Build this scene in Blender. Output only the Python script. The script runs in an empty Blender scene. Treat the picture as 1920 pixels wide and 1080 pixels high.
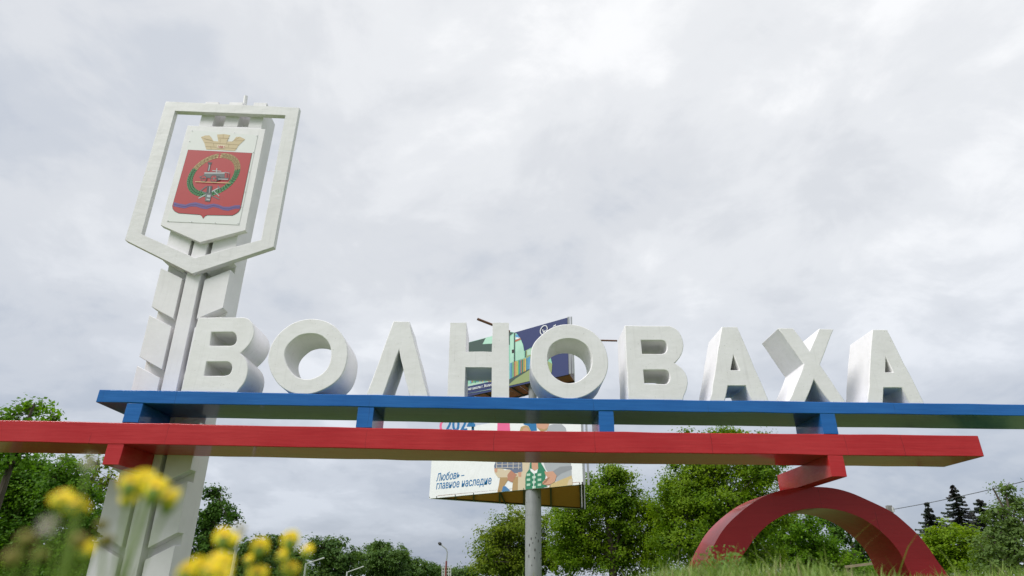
import bpy, bmesh, math, random
import numpy as np
from mathutils import Vector, Matrix
from mathutils.geometry import tessellate_polygon

SC = bpy.context.scene
COL = SC.collection
rng = np.random.default_rng(7)
random.seed(7)

# ------------------------------------------------------------------ camera
F_PX, TH, ROLL, EYE = 1173.0, math.radians(25.1), math.radians(0.85), 0.40
fw = np.array([0, math.cos(TH), math.sin(TH)])
r0 = np.array([1.0, 0, 0]); u0 = np.array([0, -math.sin(TH), math.cos(TH)])
cr, sr = math.cos(ROLL), math.sin(ROLL)
RT, UP = cr * r0 + sr * u0, -sr * r0 + cr * u0
EYEP = np.array([0, 0, EYE])
cd = bpy.data.cameras.new('camera'); cam = bpy.data.objects.new('camera', cd); COL.objects.link(cam)
cd.sensor_width = 36; cd.lens = 36 * F_PX / 1920
cam.matrix_world = Matrix(((RT[0], UP[0], -fw[0], 0), (RT[1], UP[1], -fw[1], 0), (RT[2], UP[2], -fw[2], EYE), (0, 0, 0, 1)))
cd.clip_start = 0.05; cd.clip_end = 3000
cd.dof.use_dof = True; cd.dof.focus_distance = 11.0; cd.dof.aperture_fstop = 2.1
SC.camera = cam

# ------------------------------------------------------------------ sky, sun, exposure
SUN_EL, SUN_AZ = math.radians(52), math.radians(-62)        # azimuth from +Y (into the picture), negative = left
SKY_GAIN = 0.615
w = bpy.data.worlds.new('World'); SC.world = w; w.use_nodes = True
nt = w.node_tree; nt.nodes.clear()
def N(t, kind, **kw):
    n = t.nodes.new(kind)
    for k, v in kw.items(): setattr(n, k, v)
    return n
def L(t, a, b): t.links.new(a, b)
def mth(t, op, a, b=None, c=None):
    n = N(t, 'ShaderNodeMath', operation=op)
    for i, v in enumerate((a, b, c)):
        if v is None: continue
        if hasattr(v, 'is_linked'): L(t, v, n.inputs[i])
        else: n.inputs[i].default_value = v
    return n.outputs[0]
def ramp(t, fac, stops, interp='LINEAR'):
    n = N(t, 'ShaderNodeValToRGB'); n.color_ramp.interpolation = interp
    e = n.color_ramp.elements
    while len(e) < len(stops): e.new(0.5)
    for el, (p, c) in zip(e, stops):
        el.position = p; el.color = (*c, 1) if len(c) == 3 else c
    L(t, fac, n.inputs[0]); return n.outputs[0]
def mixc(t, fac, a, b, mode='MIX'):
    n = N(t, 'ShaderNodeMix', data_type='RGBA', blend_type=mode)
    for i, v in ((0, fac), (6, a), (7, b)):
        if hasattr(v, 'is_linked'): L(t, v, n.inputs[i])
        else: n.inputs[i].default_value = (*v, 1) if isinstance(v, tuple) else v
    return n.outputs[2]
tc = N(nt, 'ShaderNodeTexCoord'); sp = N(nt, 'ShaderNodeSeparateXYZ'); L(nt, tc.outputs['Generated'], sp.inputs[0])
zz = mth(nt, 'ADD', mth(nt, 'MAXIMUM', sp.outputs[2], 0.0), 0.30)
cb = N(nt, 'ShaderNodeCombineXYZ')
L(nt, mth(nt, 'DIVIDE', sp.outputs[0], zz), cb.inputs[0]); L(nt, mth(nt, 'DIVIDE', sp.outputs[1], zz), cb.inputs[1])
def noise(t, vec, scale, detail, rough, off=(0, 0, 0), dist=0.0):
    m = N(t, 'ShaderNodeMapping'); m.inputs['Location'].default_value = off
    L(t, vec, m.inputs[0])
    n = N(t, 'ShaderNodeTexNoise'); n.inputs['Scale'].default_value = scale; n.inputs['Detail'].default_value = detail
    n.inputs['Roughness'].default_value = rough; n.inputs['Distortion'].default_value = dist
    L(t, m.outputs[0], n.inputs['Vector']); return n.outputs[0]
OFF1 = (-7.047, -13.966, 5.858)
n1 = noise(nt, cb.outputs[0], 1.3, 8, 0.54, OFF1, 0.25)
n2 = noise(nt, cb.outputs[0], 4.0, 7, 0.6, (7.1, 2.2, 0), 0.4)
n3 = noise(nt, cb.outputs[0], 0.55, 3, 0.5, (1.2, 9.2, 0))
mixv = mth(nt, 'ADD', mth(nt, 'ADD', mth(nt, 'MULTIPLY', n1, 0.60), mth(nt, 'MULTIPLY', n2, 0.22)), mth(nt, 'MULTIPLY', n3, 0.18))
cloud = ramp(nt, mixv, [(0.375, (0.58, 0.625, 0.71)), (0.44, (0.71, 0.74, 0.79)), (0.50, (0.83, 0.845, 0.87)), (0.55, (0.93, 0.94, 0.955)), (0.61, (1.09, 1.09, 1.09))], 'EASE')
# an overcast sky is brighter overhead than near the horizon
el = ramp(nt, sp.outputs[2], [(0.0, (0.62, 0.67, 0.77)), (0.18, (0.82, 0.86, 0.935)), (0.42, (1.03, 1.045, 1.07)), (0.77, (1.11, 1.115, 1.125)), (1.0, (2.1, 2.08, 2.04))])
cloud = mixc(nt, 1.0, cloud, el, 'MULTIPLY')
bgc = N(nt, 'ShaderNodeBackground'); L(nt, cloud, bgc.inputs[0]); bgc.inputs[1].default_value = SKY_GAIN
sky = N(nt, 'ShaderNodeTexSky'); sky.sky_type = 'NISHITA'; sky.sun_disc = False
sky.sun_elevation = SUN_EL; sky.sun_rotation = SUN_AZ
bgs = N(nt, 'ShaderNodeBackground'); L(nt, sky.outputs[0], bgs.inputs[0]); bgs.inputs[1].default_value = 0.10
mx = N(nt, 'ShaderNodeMixShader'); mx.inputs[0].default_value = 0.93
L(nt, bgs.outputs[0], mx.inputs[1]); L(nt, bgc.outputs[0], mx.inputs[2])
wo = N(nt, 'ShaderNodeOutputWorld'); L(nt, mx.outputs[0], wo.inputs[0])
ld = bpy.data.lights.new('sun', 'SUN'); ld.energy = 2.1; ld.angle = math.radians(25); ld.color = (1.0, 0.975, 0.955)
so = bpy.data.objects.new('sun', ld); COL.objects.link(so); so.location = (-20, -10, 40)
# the sun stands up to the left and a little behind the camera
SUN_DIR = Vector((-0.62, -0.42, 0.80)).normalized()
so.rotation_euler = SUN_DIR.to_track_quat('Z', 'Y').to_euler()
sky.sun_elevation = math.asin(SUN_DIR.z); sky.sun_rotation = math.atan2(SUN_DIR.x, SUN_DIR.y)
vs = SC.view_settings; vs.view_transform = 'Standard'; vs.look = 'None'; vs.gamma = 1; vs.exposure = 0.5; vs.use_curve_mapping = False
SC.render.engine = 'CYCLES'; SC.cycles.use_denoising = True; SC.cycles.max_bounces = 6; SC.cycles.transparent_max_bounces = 8

# ------------------------------------------------------------------ helpers
def at(x, y, Y):
    """the point of the plane Y = const that lies behind a photograph pixel"""
    d = (x - 960) / F_PX * RT + (540 - y) / F_PX * UP + fw
    return EYEP + d * (Y / d[1])
def atz(x, y, Z):
    d = (x - 960) / F_PX * RT + (540 - y) / F_PX * UP + fw
    return EYEP + d * ((Z - EYE) / d[2])
def onplane(x, y, p0, n):
    d = (x - 960) / F_PX * RT + (540 - y) / F_PX * UP + fw
    return EYEP + d * (np.dot(np.array(p0) - EYEP, n) / np.dot(d, n))
def pxm(p):
    """metres per photograph pixel at a point"""
    return float(np.dot(np.array(p) - EYEP, fw)) / F_PX
def Z6(x0, y0, s): return lambda pts: [(x0 + a / s, y0 + b / s) for a, b in pts]

def tag(o, label=None, cat=None, group=None, kind=None):
    for k, v in (('label', label), ('category', cat), ('group', group), ('kind', kind)):
        if v: o[k] = v
    return o
def empty(name, loc=(0, 0, 0)):
    o = bpy.data.objects.new(name, None); COL.objects.link(o); o.location = loc; o.empty_display_size = 0.2
    return o
def link(name, me, mats, parent=None, smooth=None):
    o = bpy.data.objects.new(name, me); COL.objects.link(o)
    for m in (mats if isinstance(mats, (list, tuple)) else [mats]):
        if m.name not in [x.name for x in me.materials if x]: me.materials.append(m)
    if parent is not None:
        o.parent = parent; o.matrix_parent_inverse = Matrix.Translation(-parent.location) if parent.parent is None else Matrix.Identity(4)
    if smooth is not None:
        me.shade_smooth()
        me.set_sharp_from_angle(angle=math.radians(smooth))
    return o
def from_bm(name, bm, mats, parent=None, smooth=None):
    bmesh.ops.recalc_face_normals(bm, faces=bm.faces)
    me = bpy.data.meshes.new(name); bm.to_mesh(me); bm.free()
    return link(name, me, mats, parent, smooth)
def from_np(name, verts, faces, mats, parent=None, smooth=None, mat_idx=None):
    verts = np.asarray(verts, np.float32); faces = np.asarray(faces, np.int32)
    me = bpy.data.meshes.new(name)
    me.vertices.add(len(verts)); me.vertices.foreach_set('co', verts.ravel())
    k = faces.shape[1]
    me.loops.add(faces.size); me.loops.foreach_set('vertex_index', faces.ravel())
    me.polygons.add(len(faces)); me.polygons.foreach_set('loop_start', np.arange(0, faces.size, k, dtype=np.int32))
    me.update(calc_edges=True); me.validate()
    o = link(name, me, mats, parent, smooth)
    if mat_idx is not None: me.polygons.foreach_set('material_index', np.asarray(mat_idx, np.int32))
    return o
def smooth_loop(pts, k=3):
    """closed Catmull-Rom through the points"""
    P = np.array(pts, float); n = len(P); out = []
    for i in range(n):
        a, b, c, d = P[i - 1], P[i], P[(i + 1) % n], P[(i + 2) % n]
        for j in range(k):
            t = j / k
            out.append(0.5 * ((2 * b) + (c - a) * t + (2 * a - 5 * b + 4 * c - d) * t * t + (3 * b - a - 3 * c + d) * t ** 3))
    return out
def prism(loops, d, bm=None, back_scale=None):
    """prism of a polygon with holes (3-D loops in one plane), pushed along the vector d"""
    bm = bm or bmesh.new(); d = np.array(d, float)
    fr, bk = [], []
    for lp in loops:
        fr.append([bm.verts.new(tuple(p)) for p in lp]); bk.append([bm.verts.new(tuple(np.array(p) + d)) for p in lp])
    flatf = [v for l in fr for v in l]; flatb = [v for l in bk for v in l]
    tris = tessellate_polygon([[Vector(tuple(p)) for p in lp] for lp in loops])
    if len(loops) > 1:      # holes: fill between the outline and the holes, then keep the triangles by index
        tb = bmesh.new(); tv = [[tb.verts.new(tuple(p)) for p in lp] for lp in loops]
        te = [tb.edges.new((l[i], l[(i + 1) % len(l)])) for l in tv for i in range(len(l))]
        tb.verts.index_update()
        res = bmesh.ops.triangle_fill(tb, use_beauty=True, use_dissolve=False, edges=te)
        tris = [[v.index for v in f.verts] for f in tb.faces]; tb.free()
    for tri in tris:
        try:
            bm.faces.new([flatf[i] for i in tri]); bm.faces.new([flatb[i] for i in reversed(tri)])
        except ValueError: pass
    for f, b in zip(fr, bk):
        n = len(f)
        for i in range(n):
            bm.faces.new((f[i], f[(i + 1) % n], b[(i + 1) % n], b[i]))
    return bm
def bevel(o, wd=0.012, seg=2, ang=35):
    m = o.modifiers.new('bevel', 'BEVEL'); m.width = wd; m.segments = seg; m.limit_method = 'ANGLE'; m.angle_limit = math.radians(ang)
    m.harden_normals = False
    return o
def densify(lp, step, jit=0.0):
    """extra points along the straight edges of a loop, nudged a little: hand-trowelled edges"""
    out = []; n = len(lp)
    for i in range(n):
        a, b = np.array(lp[i], float), np.array(lp[(i + 1) % n], float)
        k = max(1, int(np.linalg.norm(b - a) / step)); out.append(a)
        nrm = np.cross(b - a, (0, 1, 0)); ln = np.linalg.norm(nrm)
        for j in range(1, k):
            p = a + (b - a) * j / k
            if ln > 0: p = p + nrm / ln * rng.normal(0, jit)
            out.append(p)
    return out
def box(bm, lo, hi):
    lo, hi = np.array(lo, float), np.array(hi, float)
    return prism([[(lo[0], lo[1], lo[2]), (hi[0], lo[1], lo[2]), (hi[0], lo[1], hi[2]), (lo[0], lo[1], hi[2])]], (0, hi[1] - lo[1], 0), bm)
def tube(bm, pts, radii, sides=8, cap=True):
    pts = [Vector(tuple(p)) for p in pts]
    if isinstance(radii, (int, float)): radii = [radii] * len(pts)
    rings = []
    for i, p in enumerate(pts):
        t = (pts[min(i + 1, len(pts) - 1)] - pts[max(i - 1, 0)]).normalized()
        a = t.orthogonal().normalized() if i == 0 else (a - t * a.dot(t)).normalized()
        b = t.cross(a)
        rings.append([bm.verts.new(p + (a * math.cos(2 * math.pi * k / sides) + b * math.sin(2 * math.pi * k / sides)) * radii[i]) for k in range(sides)])
    for r, s in zip(rings, rings[1:]):
        for k in range(sides): bm.faces.new((r[k], r[(k + 1) % sides], s[(k + 1) % sides], s[k]))
    if cap:
        bm.faces.new(rings[0][::-1]); bm.faces.new(rings[-1])
    return bm
def flat(name, polys, mats, parent, idx=None):
    """flat print: coplanar polygons (3-D points)"""
    me = bpy.data.meshes.new(name); V, Fc, MI = [], [], []
    for i, p in enumerate(polys):
        base = len(V); V += [tuple(q) for q in p]
        if len(p) <= 4: tris = [tuple(range(len(p)))]
        else: tris = tessellate_polygon([[Vector(tuple(q)) for q in p]])
        for t in tris: Fc.append([base + k for k in t]); MI.append(idx[i] if idx else 0)
    me.from_pydata(V, [], Fc); me.update()
    o = link(name, me, mats, parent); me.polygons.foreach_set('material_index', MI)
    return o
def text_on(name, body, O, U, V, mat, parent, bold=0.02):
    """lettering laid on a surface: O lower left, U the whole width, V one capital height"""
    c = bpy.data.curves.new('lettering', 'FONT'); c.body = body; c.size = 1; c.offset = bold; c.resolution_u = 3
    t = bpy.data.objects.new('lettering', c); COL.objects.link(t)
    bpy.context.view_layer.update()
    me = bpy.data.meshes.new_from_object(t.evaluated_get(bpy.context.evaluated_depsgraph_get()))
    bpy.data.objects.remove(t); bpy.data.curves.remove(c)
    co = np.zeros(len(me.vertices) * 3, np.float32); me.vertices.foreach_get('co', co); co = co.reshape(-1, 3)
    x0, x1 = co[:, 0].min(), co[:, 0].max()
    out = np.array(O) + ((co[:, :1] - x0) / (x1 - x0)) * np.array(U) + (co[:, 1:2] / 0.70) * np.array(V)
    me.vertices.foreach_set('co', out.astype(np.float32).ravel()); me.update(); me.materials.clear()
    return link(name, me, mat, parent)

# ------------------------------------------------------------------ materials
def new_mat(name):
    m = bpy.data.materials.new(name); m.use_nodes = True; t = m.node_tree; t.nodes.clear()
    b = N(t, 'ShaderNodeBsdfPrincipled'); o = N(t, 'ShaderNodeOutputMaterial'); L(t, b.outputs[0], o.inputs[0])
    return m, t, b
def plain(name, c, rough=0.6, metal=0.0, coat=0.0):
    m, t, b = new_mat(name); b.inputs['Base Color'].default_value = (*c, 1); b.inputs['Roughness'].default_value = rough
    b.inputs['Metallic'].default_value = metal; b.inputs['Coat Weight'].default_value = coat
    return m
def bump(t, b, h, strength, dist):
    n = N(t, 'ShaderNodeBump'); n.inputs['Strength'].default_value = strength; n.inputs['Distance'].default_value = dist
    L(t, h, n.inputs['Height']); L(t, n.outputs[0], b.inputs['Normal']); return n
def objco(t): return N(t, 'ShaderNodeTexCoord').outputs['Object']
def stretch(t, vec, s):
    m = N(t, 'ShaderNodeMapping'); m.inputs['Scale'].default_value = s; L(t, vec, m.inputs[0]); return m.outputs[0]
def painted_concrete(name, c, stain, rough=0.55, bs=0.5, pits=True, dripk=0.28):
    m, t, b = new_mat(name); co = objco(t)
    blot = noise(t, co, 2.3, 5, 0.6); fine = noise(t, co, 14, 6, 0.65, (3, 1, 2)); trow = noise(t, stretch(t, co, (2.0, 2.0, 4.5)), 1.6, 5, 0.6, (5, 5, 1))
    col = mixc(t, ramp(t, blot, [(0.38, (0, 0, 0)), (0.72, (1, 1, 1))]), c, stain)
    drip = noise(t, stretch(t, co, (9, 9, 0.7)), 1.6, 4, 0.6, (2, 8, 4))
    col = mixc(t, mth(t, 'MULTIPLY', ramp(t, drip, [(0.56, (0, 0, 0)), (0.75, (1, 1, 1))]), dripk), col, tuple(0.72 * x for x in stain))
    if pits:
        pit = noise(t, co, 33, 3, 0.7, (1, 7, 3))
        col = mixc(t, mth(t, 'MULTIPLY', ramp(t, pit, [(0.675, (0, 0, 0)), (0.72, (1, 1, 1))]), 0.6), col, (0.25, 0.24, 0.22))
    L(t, col, b.inputs['Base Color']); b.inputs['Roughness'].default_value = rough
    h = mth(t, 'ADD', mth(t, 'MULTIPLY', trow, 1.0), mth(t, 'MULTIPLY', fine, 0.45))
    bump(t, b, h, bs, 0.018)
    return m
def enamel(name, c, c2, rough=0.45, coat=0.5):
    m, t, b = new_mat(name); co = objco(t)
    st = noise(t, stretch(t, co, (0.7, 3, 16)), 2.0, 5, 0.6); bl = noise(t, co, 1.1, 4, 0.55, (4, 2, 7))
    f = mth(t, 'ADD', mth(t, 'MULTIPLY', st, 0.5), mth(t, 'MULTIPLY', bl, 0.5))
    col = mixc(t, ramp(t, f, [(0.36, (0, 0, 0)), (0.66, (1, 1, 1))]), c, c2)
    chip = noise(t, co, 26, 4, 0.7, (9, 3, 3))
    col = mixc(t, mth(t, 'MULTIPLY', ramp(t, chip, [(0.715, (0, 0, 0)), (0.745, (1, 1, 1))]), 0.7), col, tuple(0.22 * x for x in c))
    L(t, col, b.inputs['Base Color'])
    sx = N(t, 'ShaderNodeSeparateXYZ'); L(t, co, sx.inputs[0])
    vx = N(t, 'ShaderNodeTexVoronoi', voronoi_dimensions='1D', feature='DISTANCE_TO_EDGE'); vx.inputs['Scale'].default_value = 0.62
    L(t, mth(t, 'ADD', sx.outputs[0], mth(t, 'MULTIPLY', noise(t, co, 2.5, 5, 0.65, (2, 2, 2)), 0.10)), vx.inputs['W'])
    crk = mth(t, 'MULTIPLY', ramp(t, vx.outputs['Distance'], [(0.0, (1, 1, 1)), (0.0035, (0, 0, 0))]), ramp(t, noise(t, co, 1.7, 3, 0.6, (6, 6, 6)), [(0.42, (0, 0, 0)), (0.60, (1, 1, 1))]))
    col = mixc(t, mth(t, 'MULTIPLY', crk, 0.65), col, tuple(0.15 * x for x in c)); L(t, col, b.inputs['Base Color'])
    L(t, mth(t, 'ADD', mth(t, 'MULTIPLY', bl, 0.15), rough - 0.07), b.inputs['Roughness'])
    b.inputs['Coat Weight'].default_value = coat; b.inputs['Coat Roughness'].default_value = 0.08; b.inputs['Specular IOR Level'].default_value = 0.12
    lump = noise(t, stretch(t, co, (0.8, 1.5, 5)), 3.0, 4, 0.6, (1, 1, 8))
    bump(t, b, mth(t, 'SUBTRACT', mth(t, 'ADD', mth(t, 'MULTIPLY', st, 0.5), mth(t, 'MULTIPLY', lump, 1.2)), crk), 0.26, 0.014)
    return m
def leafmat(name, a, bcol, patch, trans=0.35, rough=0.5):
    m, t, b = new_mat(name)
    g = N(t, 'ShaderNodeNewGeometry'); rnd = g.outputs['Random Per Island']
    col = mixc(t, rnd, a, bcol)
    pn = noise(t, objco(t), 0.9, 4, 0.6)
    col = mixc(t, ramp(t, pn, [(0.42, (0, 0, 0)), (0.66, (1, 1, 1))]), col, patch)
    L(t, col, b.inputs['Base Color']); b.inputs['Roughness'].default_value = rough; b.inputs['Specular IOR Level'].default_value = 0.125
    tr = N(t, 'ShaderNodeBsdfTranslucent'); L(t, mixc(t, 1.0, col, (1.5, 1.55, 0.55), 'MULTIPLY'), tr.inputs[0])
    ms = N(t, 'ShaderNodeMixShader'); ms.inputs[0].default_value = trans
    L(t, b.outputs[0], ms.inputs[1]); L(t, tr.outputs[0], ms.inputs[2])
    L(t, ms.outputs[0], t.nodes['Material Output'].inputs[0])
    return m
M = {}
M['white'] = painted_concrete('white_paint', (0.79, 0.775, 0.79), (0.73, 0.715, 0.72), 0.55, 0.26)
M['stele'] = painted_concrete('stele_paint', (0.745, 0.73, 0.74), (0.69, 0.675, 0.68), 0.55, 0.16, False)
M['frame'] = painted_concrete('frame_paint', (0.70, 0.69, 0.695), (0.63, 0.62, 0.62), 0.5, 0.30, False)
M['blue'] = enamel('blue_enamel', (0.002, 0.092, 0.34), (0.014, 0.135, 0.42))
M['red'] = enamel('red_enamel', (0.39, 0.009, 0.012), (0.49, 0.028, 0.030))
M['maroon'] = enamel('maroon_enamel', (0.40, 0.016, 0.020), (0.46, 0.024, 0.028), 0.5, 0.32)
M['steel'] = plain('galvanised_steel', (0.42, 0.43, 0.44), 0.45, 0.6)
M['rust'] = plain('rusty_steel', (0.16, 0.075, 0.045), 0.8)
M['dark'] = plain('dark_steel', (0.035, 0.033, 0.032), 0.7)
M['bark'] = painted_concrete('bark', (0.085, 0.065, 0.05), (0.045, 0.036, 0.03), 0.9, 0.8, False)
m, t, b = new_mat('pole_steel'); co = objco(t)
pc = mixc(t, noise(t, stretch(t, co, (3, 3, 0.8)), 2.2, 5, 0.6), (0.16, 0.17, 0.175), (0.40, 0.41, 0.415))
sp_ = noise(t, stretch(t, co, (1, 1, 0.55)), 6.0, 2, 0.5, (2.3, 0, 1.7))
pc = mixc(t, ramp(t, sp_, [(0.70, (0, 0, 0)), (0.73, (1, 1, 1))]), pc, (0.035, 0.03, 0.025))
L(t, pc, b.inputs['Base Color']); b.inputs['Roughness'].default_value = 0.55; b.inputs['Metallic'].default_value = 0.15; M['pole'] = m
m, t, b = new_mat('chipboard'); co = objco(t)
oc = mixc(t, noise(t, co, 13, 5, 0.7), (0.38, 0.115, 0.022), (0.74, 0.28, 0.06)); L(t, oc, b.inputs['Base Color'])
b.inputs['Roughness'].default_value = 0.8; M['osb'] = m
m, t, b = new_mat('brown_plank'); co = objco(t)
oc = mixc(t, noise(t, stretch(t, co, (8, 8, 8)), 3, 5, 0.7), (0.17, 0.085, 0.045), (0.32, 0.17, 0.10)); L(t, oc, b.inputs['Base Color'])
b.inputs['Roughness'].default_value = 0.8; M['plank'] = m
m, t, b = new_mat('vinyl_white'); co = objco(t)
wr = noise(t, stretch(t, co, (1.0, 1.0, 0.45)), 2.4, 3, 0.5, (0, 0, 0), 0.6)
b.inputs['Base Color'].default_value = (0.78, 0.79, 0.80, 1); b.inputs['Roughness'].default_value = 0.4
bump(t, b, wr, 0.5, 0.05); M['vinyl'] = m
M['grassground'] = None
def print_mat(name, c, rough=0.55): return plain(name, c, rough)
PR = {k: print_mat('print_' + k, v) for k, v in dict(
    navy=(0.022, 0.035, 0.135), white=(0.78, 0.79, 0.80), blue=(0.010, 0.150, 0.36), pink=(0.75, 0.12, 0.28), skin=(0.56, 0.30, 0.20), skin_dark=(0.44, 0.20, 0.13),
    blond=(0.44, 0.30, 0.15), grey=(0.36, 0.38, 0.41), grey_dark=(0.25, 0.265, 0.29), beige=(0.60, 0.50, 0.36), khaki=(0.40, 0.26, 0.12), ochre=(0.55, 0.42, 0.20), green=(0.02, 0.19, 0.10),
    pale_green=(0.42, 0.60, 0.48), plaid=(0.13, 0.16, 0.24), plaid_light=(0.50, 0.46, 0.42), jeans=(0.06, 0.19, 0.40), teal=(0.26, 0.55, 0.42), teal_light=(0.42, 0.68, 0.55), dark_green=(0.05, 0.085, 0.075),
    meadow=(0.28, 0.34, 0.15), orange=(0.68, 0.30, 0.05), yellow=(0.70, 0.50, 0.06), brick=(0.44, 0.13, 0.07), sky=(0.10, 0.33, 0.60), leaf=(0.03, 0.20, 0.065), leaf_light=(0.13, 0.42, 0.16),
    wheat=(0.62, 0.46, 0.21), wheat_dark=(0.34, 0.22, 0.08), stone=(0.56, 0.44, 0.25), stone_dark=(0.33, 0.22, 0.10), red=(0.40, 0.014, 0.014), violet=(0.10, 0.06, 0.24), violet_dark=(0.045, 0.02, 0.16),
    iron=(0.10, 0.115, 0.12), iron_dark=(0.03, 0.035, 0.035), silver=(0.42, 0.46, 0.47), black=(0.02, 0.018, 0.018), sheet=(0.70, 0.71, 0.70), cream=(0.70, 0.62, 0.45)).items()}

# ------------------------------------------------------------------ ground
def hgt(x, y):
    x = np.asarray(x, float); y = np.asarray(y, float)
    sm = lambda v, a, b: np.clip((v - a) / (b - a), 0, 1) ** 2 * (3 - 2 * np.clip((v - a) / (b - a), 0, 1))
    az = x / np.maximum(y, 0.6)
    m = 0.37 * sm(az, 0.10, 0.32) * sm(y, 0.9, 2.6) * (1 - sm(y, 13, 26))
    m = m + 0.27 * sm(az, -0.10, 0.02) * (1 - sm(az, 0.10, 0.34)) * sm(y, 1.2, 3.0) * (1 - sm(y, 13, 26))
    return m + 0.025 * np.sin(x * 1.7 + 0.3) * np.cos(y * 1.3) - 0.0006 * np.clip(y - 20, 0, 60)
def sheet(xs, ys, name, mat):
    X, Y = np.meshgrid(xs, ys); V = np.c_[X.ravel(), Y.ravel(), hgt(X, Y).ravel()]
    nx, ny = len(xs), len(ys); i = np.arange(nx * ny).reshape(ny, nx)
    Fq = np.c_[i[:-1, :-1].ravel(), i[:-1, 1:].ravel(), i[1:, 1:].ravel(), i[1:, :-1].ravel()]
    return from_np(name, V, Fq, mat, None, 60)
m, t, b = new_mat('turf'); co = objco(t)
gc = mixc(t, noise(t, co, 2.2, 6, 0.65), (0.075, 0.125, 0.020), (0.135, 0.200, 0.036))
gc = mixc(t, ramp(t, noise(t, co, 0.7, 4, 0.6, (4, 4, 0)), [(0.62, (0, 0, 0)), (0.82, (1, 1, 1))]), gc, (0.20, 0.20, 0.08))
L(t, gc, b.inputs['Base Color']); b.inputs['Roughness'].default_value = 0.95; bump(t, b, noise(t, co, 9, 5, 0.7), 0.7, 0.08); M['turf'] = m
gx = np.r_[-900, -400, -200, -100, -50, np.linspace(-30, 30, 121), 50, 100, 200, 400, 900]
gy = np.r_[-400, -100, -30, -10, np.linspace(-4, 30, 100), 40, 60, 100, 200, 400, 1200]
tag(sheet(gx, gy, 'ground', M['turf']), kind='structure')

# ------------------------------------------------------------------ the two beams
def beam(name, x0, x1, top, bot, y0, y1, mat, step=0.5):
    xs = np.linspace(x0, x1, int((x1 - x0) / step) + 1); bm = bmesh.new(); rings = []
    for x in xs:
        j = rng.normal(0, 0.0035, 6); tz, bz = top(x), bot(x)
        rings.append([bm.verts.new(p) for p in ((x, y0 + j[0], bz + j[1]), (x, y0 + j[2], tz + j[3]), (x, y1, tz + j[4]), (x, y1, bz + j[5]))])
    for r, s in zip(rings, rings[1:]):
        for k in range(4): bm.faces.new((r[k], r[(k + 1) % 4], s[(k + 1) % 4], s[k]))
    bm.faces.new(rings[0]); bm.faces.new(rings[-1][::-1])
    o = from_bm(name, bm, mat, None, 40); return bevel(o, 0.010, 2)
bt = lambda x: np.interp(x, [-6.8, 0.4, 6.9, 12], [3.146, 3.112, 3.122, 3.13])
bb = lambda x: np.interp(x, [-6.8, 0.4, 6.9, 12], [2.932, 2.909, 2.934, 2.94])
rt_ = lambda x: np.interp(x, [-8, 0.4, 7.5], [2.617, 2.571, 2.606]); rb_ = lambda x: np.interp(x, [-8, 0.4, 7.5], [2.283, 2.243, 2.276])
blue = beam('blue_beam', -6.715, 11.5, bt, bb, 10.0, 10.98, M['blue'])
tag(blue, 'long blue painted concrete beam carrying the white letters, uppermost of the two beams', 'beam')
red = beam('red_beam', -11.0, 7.475, rt_, rb_, 10.0, 11.0, M['red'])
tag(red, 'long red painted concrete beam under the blue one, resting on the arch', 'beam')
def block(name, x0, x1, z0, z1, y0, y1, mat, parent, slant=0.0):
    lp = densify([(x0 - slant, y0, z0), (x1 - slant, y0, z0), (x1, y0, z1), (x0, y0, z1)], 0.11, 0.0025)
    o = from_bm(name, prism([lp], (0, y1 - y0, 0)), mat, parent, 40); return bevel(o, 0.008, 2)
for x0, x1, y1 in ((-6.205, -5.945, 10.93), (-2.462, -2.205, 10.9), (1.432, 1.668, 10.9), (5.016, 5.250, 10.95)):
    block('bracket', x0, x1, rt_(x0) + 0.004, bb(x0) - 0.004, 10.004 if x0 > -3 else 10.006, y1, M['blue'], blue)
block('bracket', -6.330, -6.075, 1.955, 2.272, 10.006, 10.99, M['red'], red)
block('bracket', 5.010, 5.245, 1.937, 2.260, 10.004, 12.05, M['red'], red)

# ------------------------------------------------------------------ red arch
AY = 11.22
zA = Z6(1280, 900, 3.84)
A3 = lambda pts: [at(x, y, AY) for x, y in zA(pts)]
def open_spline(P, k=4):
    P = [2 * P[0] - P[1]] + list(P) + [2 * P[-1] - P[-2]]; out = []
    for a, b_, c, d in zip(P, P[1:], P[2:], P[3:]):
        for t in np.arange(k) / k: out.append(0.5 * ((2 * b_) + (c - a) * t + (2 * a - 5 * b_ + 4 * c - d) * t * t + (3 * b_ - a - 3 * c + d) * t ** 3))
    return out + [P[-2]]
oa = A3([(160, 620), (188, 545), (230, 460), (282, 372), (345, 297), (440, 212), (535, 145), (640, 95), (740, 68), (850, 53), (960, 49), (1080, 58), (1200, 88), (1330, 143), (1500, 226), (1600, 305), (1700, 400), (1785, 508), (1850, 605)])
ia = A3([(405, 600), (470, 490), (530, 405), (620, 318), (740, 247), (850, 214), (960, 203), (1070, 208), (1180, 231), (1290, 275), (1390, 340), (1490, 430), (1565, 527), (1612, 630)])
oa = [np.array([oa[0][0] - 0.16, AY, -0.3]), np.array([oa[0][0] - 0.12, AY, 0.15])] + oa + [np.array([oa[-1][0] + 0.36, AY, 0.12]), np.array([oa[-1][0] + 0.42, AY, -0.3])]
ia = [np.array([ia[0][0] - 0.17, AY, -0.3]), np.array([ia[0][0] - 0.14, AY, 0.2])] + ia + [np.array([ia[-1][0] + 0.10, AY, 0.2]), np.array([ia[-1][0] + 0.12, AY, -0.3])]
lp = open_spline(oa, 3) + open_spline(ia, 3)[::-1]
arch = from_bm('red_arch', prism([lp], (0, 1.0, 0)), M['maroon'], None, 35); bevel(arch, 0.010, 2)
tag(arch, 'dark red half-ring arch standing in the grass and propping the red beam', 'arch')

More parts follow.
